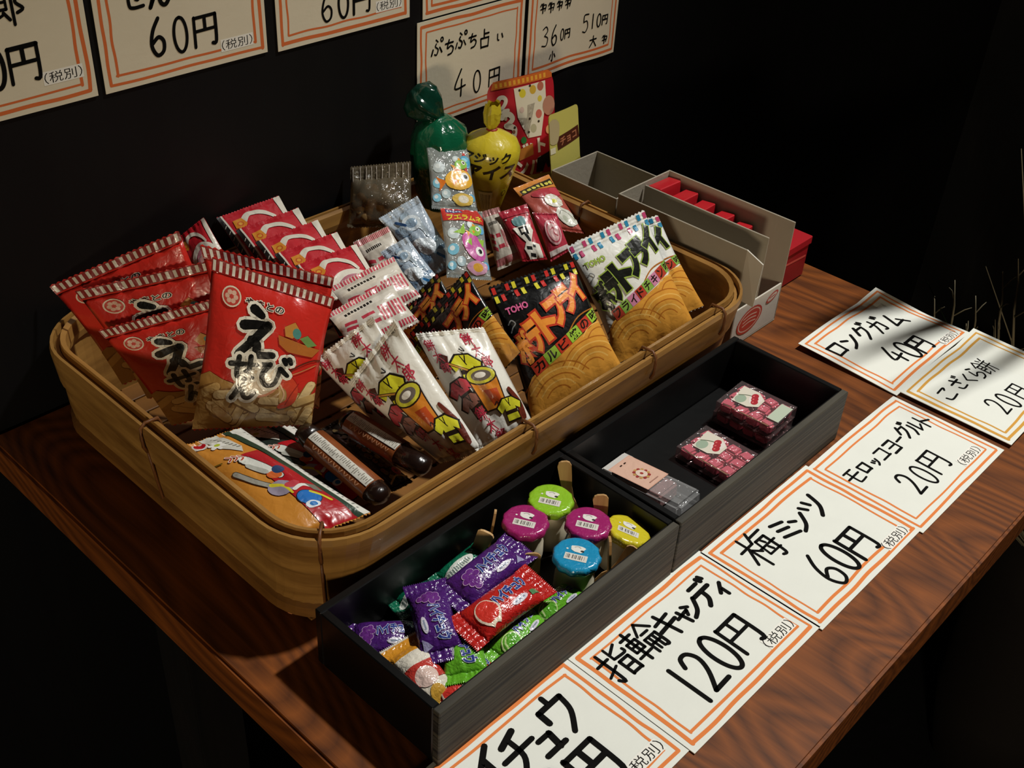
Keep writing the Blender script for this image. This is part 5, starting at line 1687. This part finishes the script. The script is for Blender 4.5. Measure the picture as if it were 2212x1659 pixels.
pinkm = mat('pink_mochi', 'e2788e', .55, .4, .1, .15, 300, .15, 200)
cube_me = boxm('mochi_cube', (-.0040, -.0040, -.0030), (.0040, .0040, .0030), pinkm, .0012, 2)
bx = clear('clear_tray_plastic', 'faf0f0', .06, .03)
pl = Art(1.15)
pl.poly([(.06, 1.0), (.94, 1.12), (.96, .46), (.70, .06), (.30, .04), (.08, .38)], 'ddd5c4')
pl.ell(.30, .80, .22, .20, '9fb09a')
pl.stroke([(.44, .98), (.58, .76), (.66, .52)], .035, '55604a')
pl.poly(rnd_blob(.58, .36, .30, .20, 4, amp=.3), 'e8dcd4')
for x, y in ((.42, .30), (.56, .38), (.70, .46)):
    pl.ell(x, y, .135, .125, 'b02a34')
    pl.ell(x - .03, y + .04, .04, .03, 'd8706c', n=10)
def mochi_pack(x, y, z, rz, label, pale=False):
    o = empty('mochi_pack', (x, y, z), label, 'mochi pack', 'clear packs of pink mochi')
    o.rotation_euler = (0, 0, math.radians(rz))
    W, D, H = .0290, .0380, .0076
    # shallow tray: bottom and four low walls
    for nm, lo_, hi in (('tray_bottom', (-W / 2, -D / 2, 0), (W / 2, D / 2, .0005)), ('tray_wall', (-W / 2, -D / 2, .0005), (-W / 2 + .0004, D / 2, H)), ('tray_wall', (W / 2 - .0004, -D / 2, .0005), (W / 2, D / 2, H)),
                        ('tray_wall', (-W / 2, -D / 2, .0005), (W / 2, -D / 2 + .0004, H)), ('tray_wall', (-W / 2, D / 2 - .0004, .0005), (W / 2, D / 2, H)), ('cover_film', (-W / 2, -D / 2, H), (W / 2, D / 2, H + .0003))):
        link(nm, boxm(nm, lo_, hi, bx, 0), o)
    for i in range(3):
        for j in range(4):
            c = link('mochi_cube', cube_me, o, (-W / 2 + .0053 + i * .0092, -D / 2 + .0056 + j * .0089, .0041))
            c.rotation_euler = (0, 0, random.uniform(-.2, .2))
    link('toothpick', tube('toothpick', [(-W / 2 + .0015, -D / 2 + .004, H - .0008), (-W / 2 + .0017, D / 2 - .004, H - .0008)], [.0006, .0003], spoonw, 6), o)
    pl.lay('fruit_label', Frame(V((-.0085, -.003, H + .0003)), V((.020, 0, 0)), V((0, .0185, 0))), o, paper_gloss, 4, 4, .0002, .00002)
    if pale:
        link('price_sticker', boxm('price_sticker', (-.0080, -D / 2 + .0005, H + .0004), (.0100, -D / 2 + .0080, H + .0007), mat('pale_green_paper', 'b9c4ae', .7), 0), o)
    return o
mochi_pack(.0640, .1090, FL + .0010, 0, 'single clear pack of pink mochi cubes next to the stacked packs')
mochi_pack(.1090, .1150, FL + .0006, 2, 'lower clear pack of pink mochi cubes under another pack')
mochi_pack(.1085, .1140, FL + .0090, 3, 'upper clear pack of pink mochi cubes with a pale green sticker', True)

# ================================================================== PLANT BEYOND THE TABLE END
leafm = mat('dark_leaf', '24361a', .5, .4, 0, .2, 80, .4)
stemm = mat('dry_stem', '8a8068', .7, .3, 0, .2, 80, .3)
po = empty('potted_plant', (.70, .0, -.75), 'dark potted plant with thin twigs beyond the table end', 'plant')
link('pot', lathe('pot', [(.07, 0), (.085, .10), (.095, .30), (.10, .38), (.092, .38), (.085, .33)], mat('dark_clay', '1a1512', .7, .3, 0, .2, 30), 28), po)
pr = random.Random(21)
def blade(base, tip, sag, wd, m, name='leaf'):
    base, tip = V(base), V(tip)
    k = 9
    vs_, fs = [], []
    d = tip - base
    s = d.cross(V((.3, -.6, .7))).normalized()
    for i in range(k):
        t = i / (k - 1)
        p = base + d * t + V((0, 0, sag * math.sin(math.pi * t)))
        ww = wd * (math.sin(math.pi * min(1, .12 + t * .88)) ** .7) + .0003
        vs_ += [p + s * ww / 2, p - s * ww / 2 + V((0, 0, wd * .15)), p + V((0, 0, -wd * .15))]
    for i in range(k - 1):
        a = i * 3
        fs += [(a, a + 2, a + 5, a + 3), (a + 2, a + 1, a + 4, a + 5), (a + 1, a, a + 3, a + 4)]
    return link(name, mesh(name, vs_, fs, m), po)
for k in range(26):
    a = pr.uniform(0, 6.28)
    b0 = (.05 * math.cos(a), .05 * math.sin(a), .33)
    tip = (pr.uniform(-.32, .10), pr.uniform(-.08, .16), pr.uniform(.64, .84))
    blade(b0, tip, pr.uniform(0, .04), pr.uniform(.002, .005), leafm)
for k in range(9):
    a = pr.uniform(0, 6.28)
    tip = (pr.uniform(-.32, -.10), pr.uniform(.0, .16), pr.uniform(.66, .84))
    pts = [V((.04 * math.cos(a), .04 * math.sin(a), .33)).lerp(V(tip), t / 4) + V((pr.uniform(-.006, .006), pr.uniform(-.006, .006), 0)) for t in range(5)]
    link('twig', tube('twig', pts, [.0012, .0011, .001, .0008, .0004], stemm, 5), po)
# pale dry twigs rising beside the table end
for tip, mid in zip([(-0.24, 0.138, 0.708), (-0.24, 0.118, 0.702), (-0.24, 0.104, 0.731), (-0.24, 0.118, 0.675), (-0.24, 0.096, 0.746), (-0.24, 0.097, 0.689), (-0.24, 0.15, 0.687), (-0.24, 0.08, 0.679)],
                    [(-0.23, 0.123, 0.622), (-0.23, 0.101, 0.617), (-0.23, 0.087, 0.65), (-0.23, 0.101, 0.587), (-0.23, 0.079, 0.666), (-0.23, 0.08, 0.604), (-0.23, 0.134, 0.599), (-0.23, 0.062, 0.594)]):
    tip, mid = V(tip), V(mid)
    b0 = V((-.05, .01, .33))
    pts = [b0, b0.lerp(mid, .5) + V((-.02, .01, .0)), mid, mid.lerp(tip, .4) + V((.003, .002, 0)), mid.lerp(tip, .75) - V((.002, .002, 0)), tip]
    tw_ = link('twig', tube('twig', pts, [.0016, .0014, .0012, .0010, .0008, .0004], stemm, 5), po)
    for f in (.35, .6, .8):
        q = mid.lerp(tip, f)
        e = q + V((pr.uniform(-.012, .012), pr.uniform(-.012, .012), pr.uniform(.008, .016)))
        link('side_twig', tube('side_twig', [q, q.lerp(e, .6) + V((.001, 0, .001)), e], [.0006, .0005, .0003], stemm, 5), tw_)
# long leaves arching over the table end; they throw the dark streaks on the curled cards
for (bx_, by_, tx_, ty_, tz_, wd) in ((-.02, .02, -.425, .060, 1.05, .026), (.0, -.01, -.420, .008, 1.05, .018), (-.01, .03, -.395, .092, 1.05, .050), (.01, .0, -.445, .030, 1.06, .010)):
    blade((bx_, by_, .34), (tx_, ty_, tz_), .10, wd, leafm)
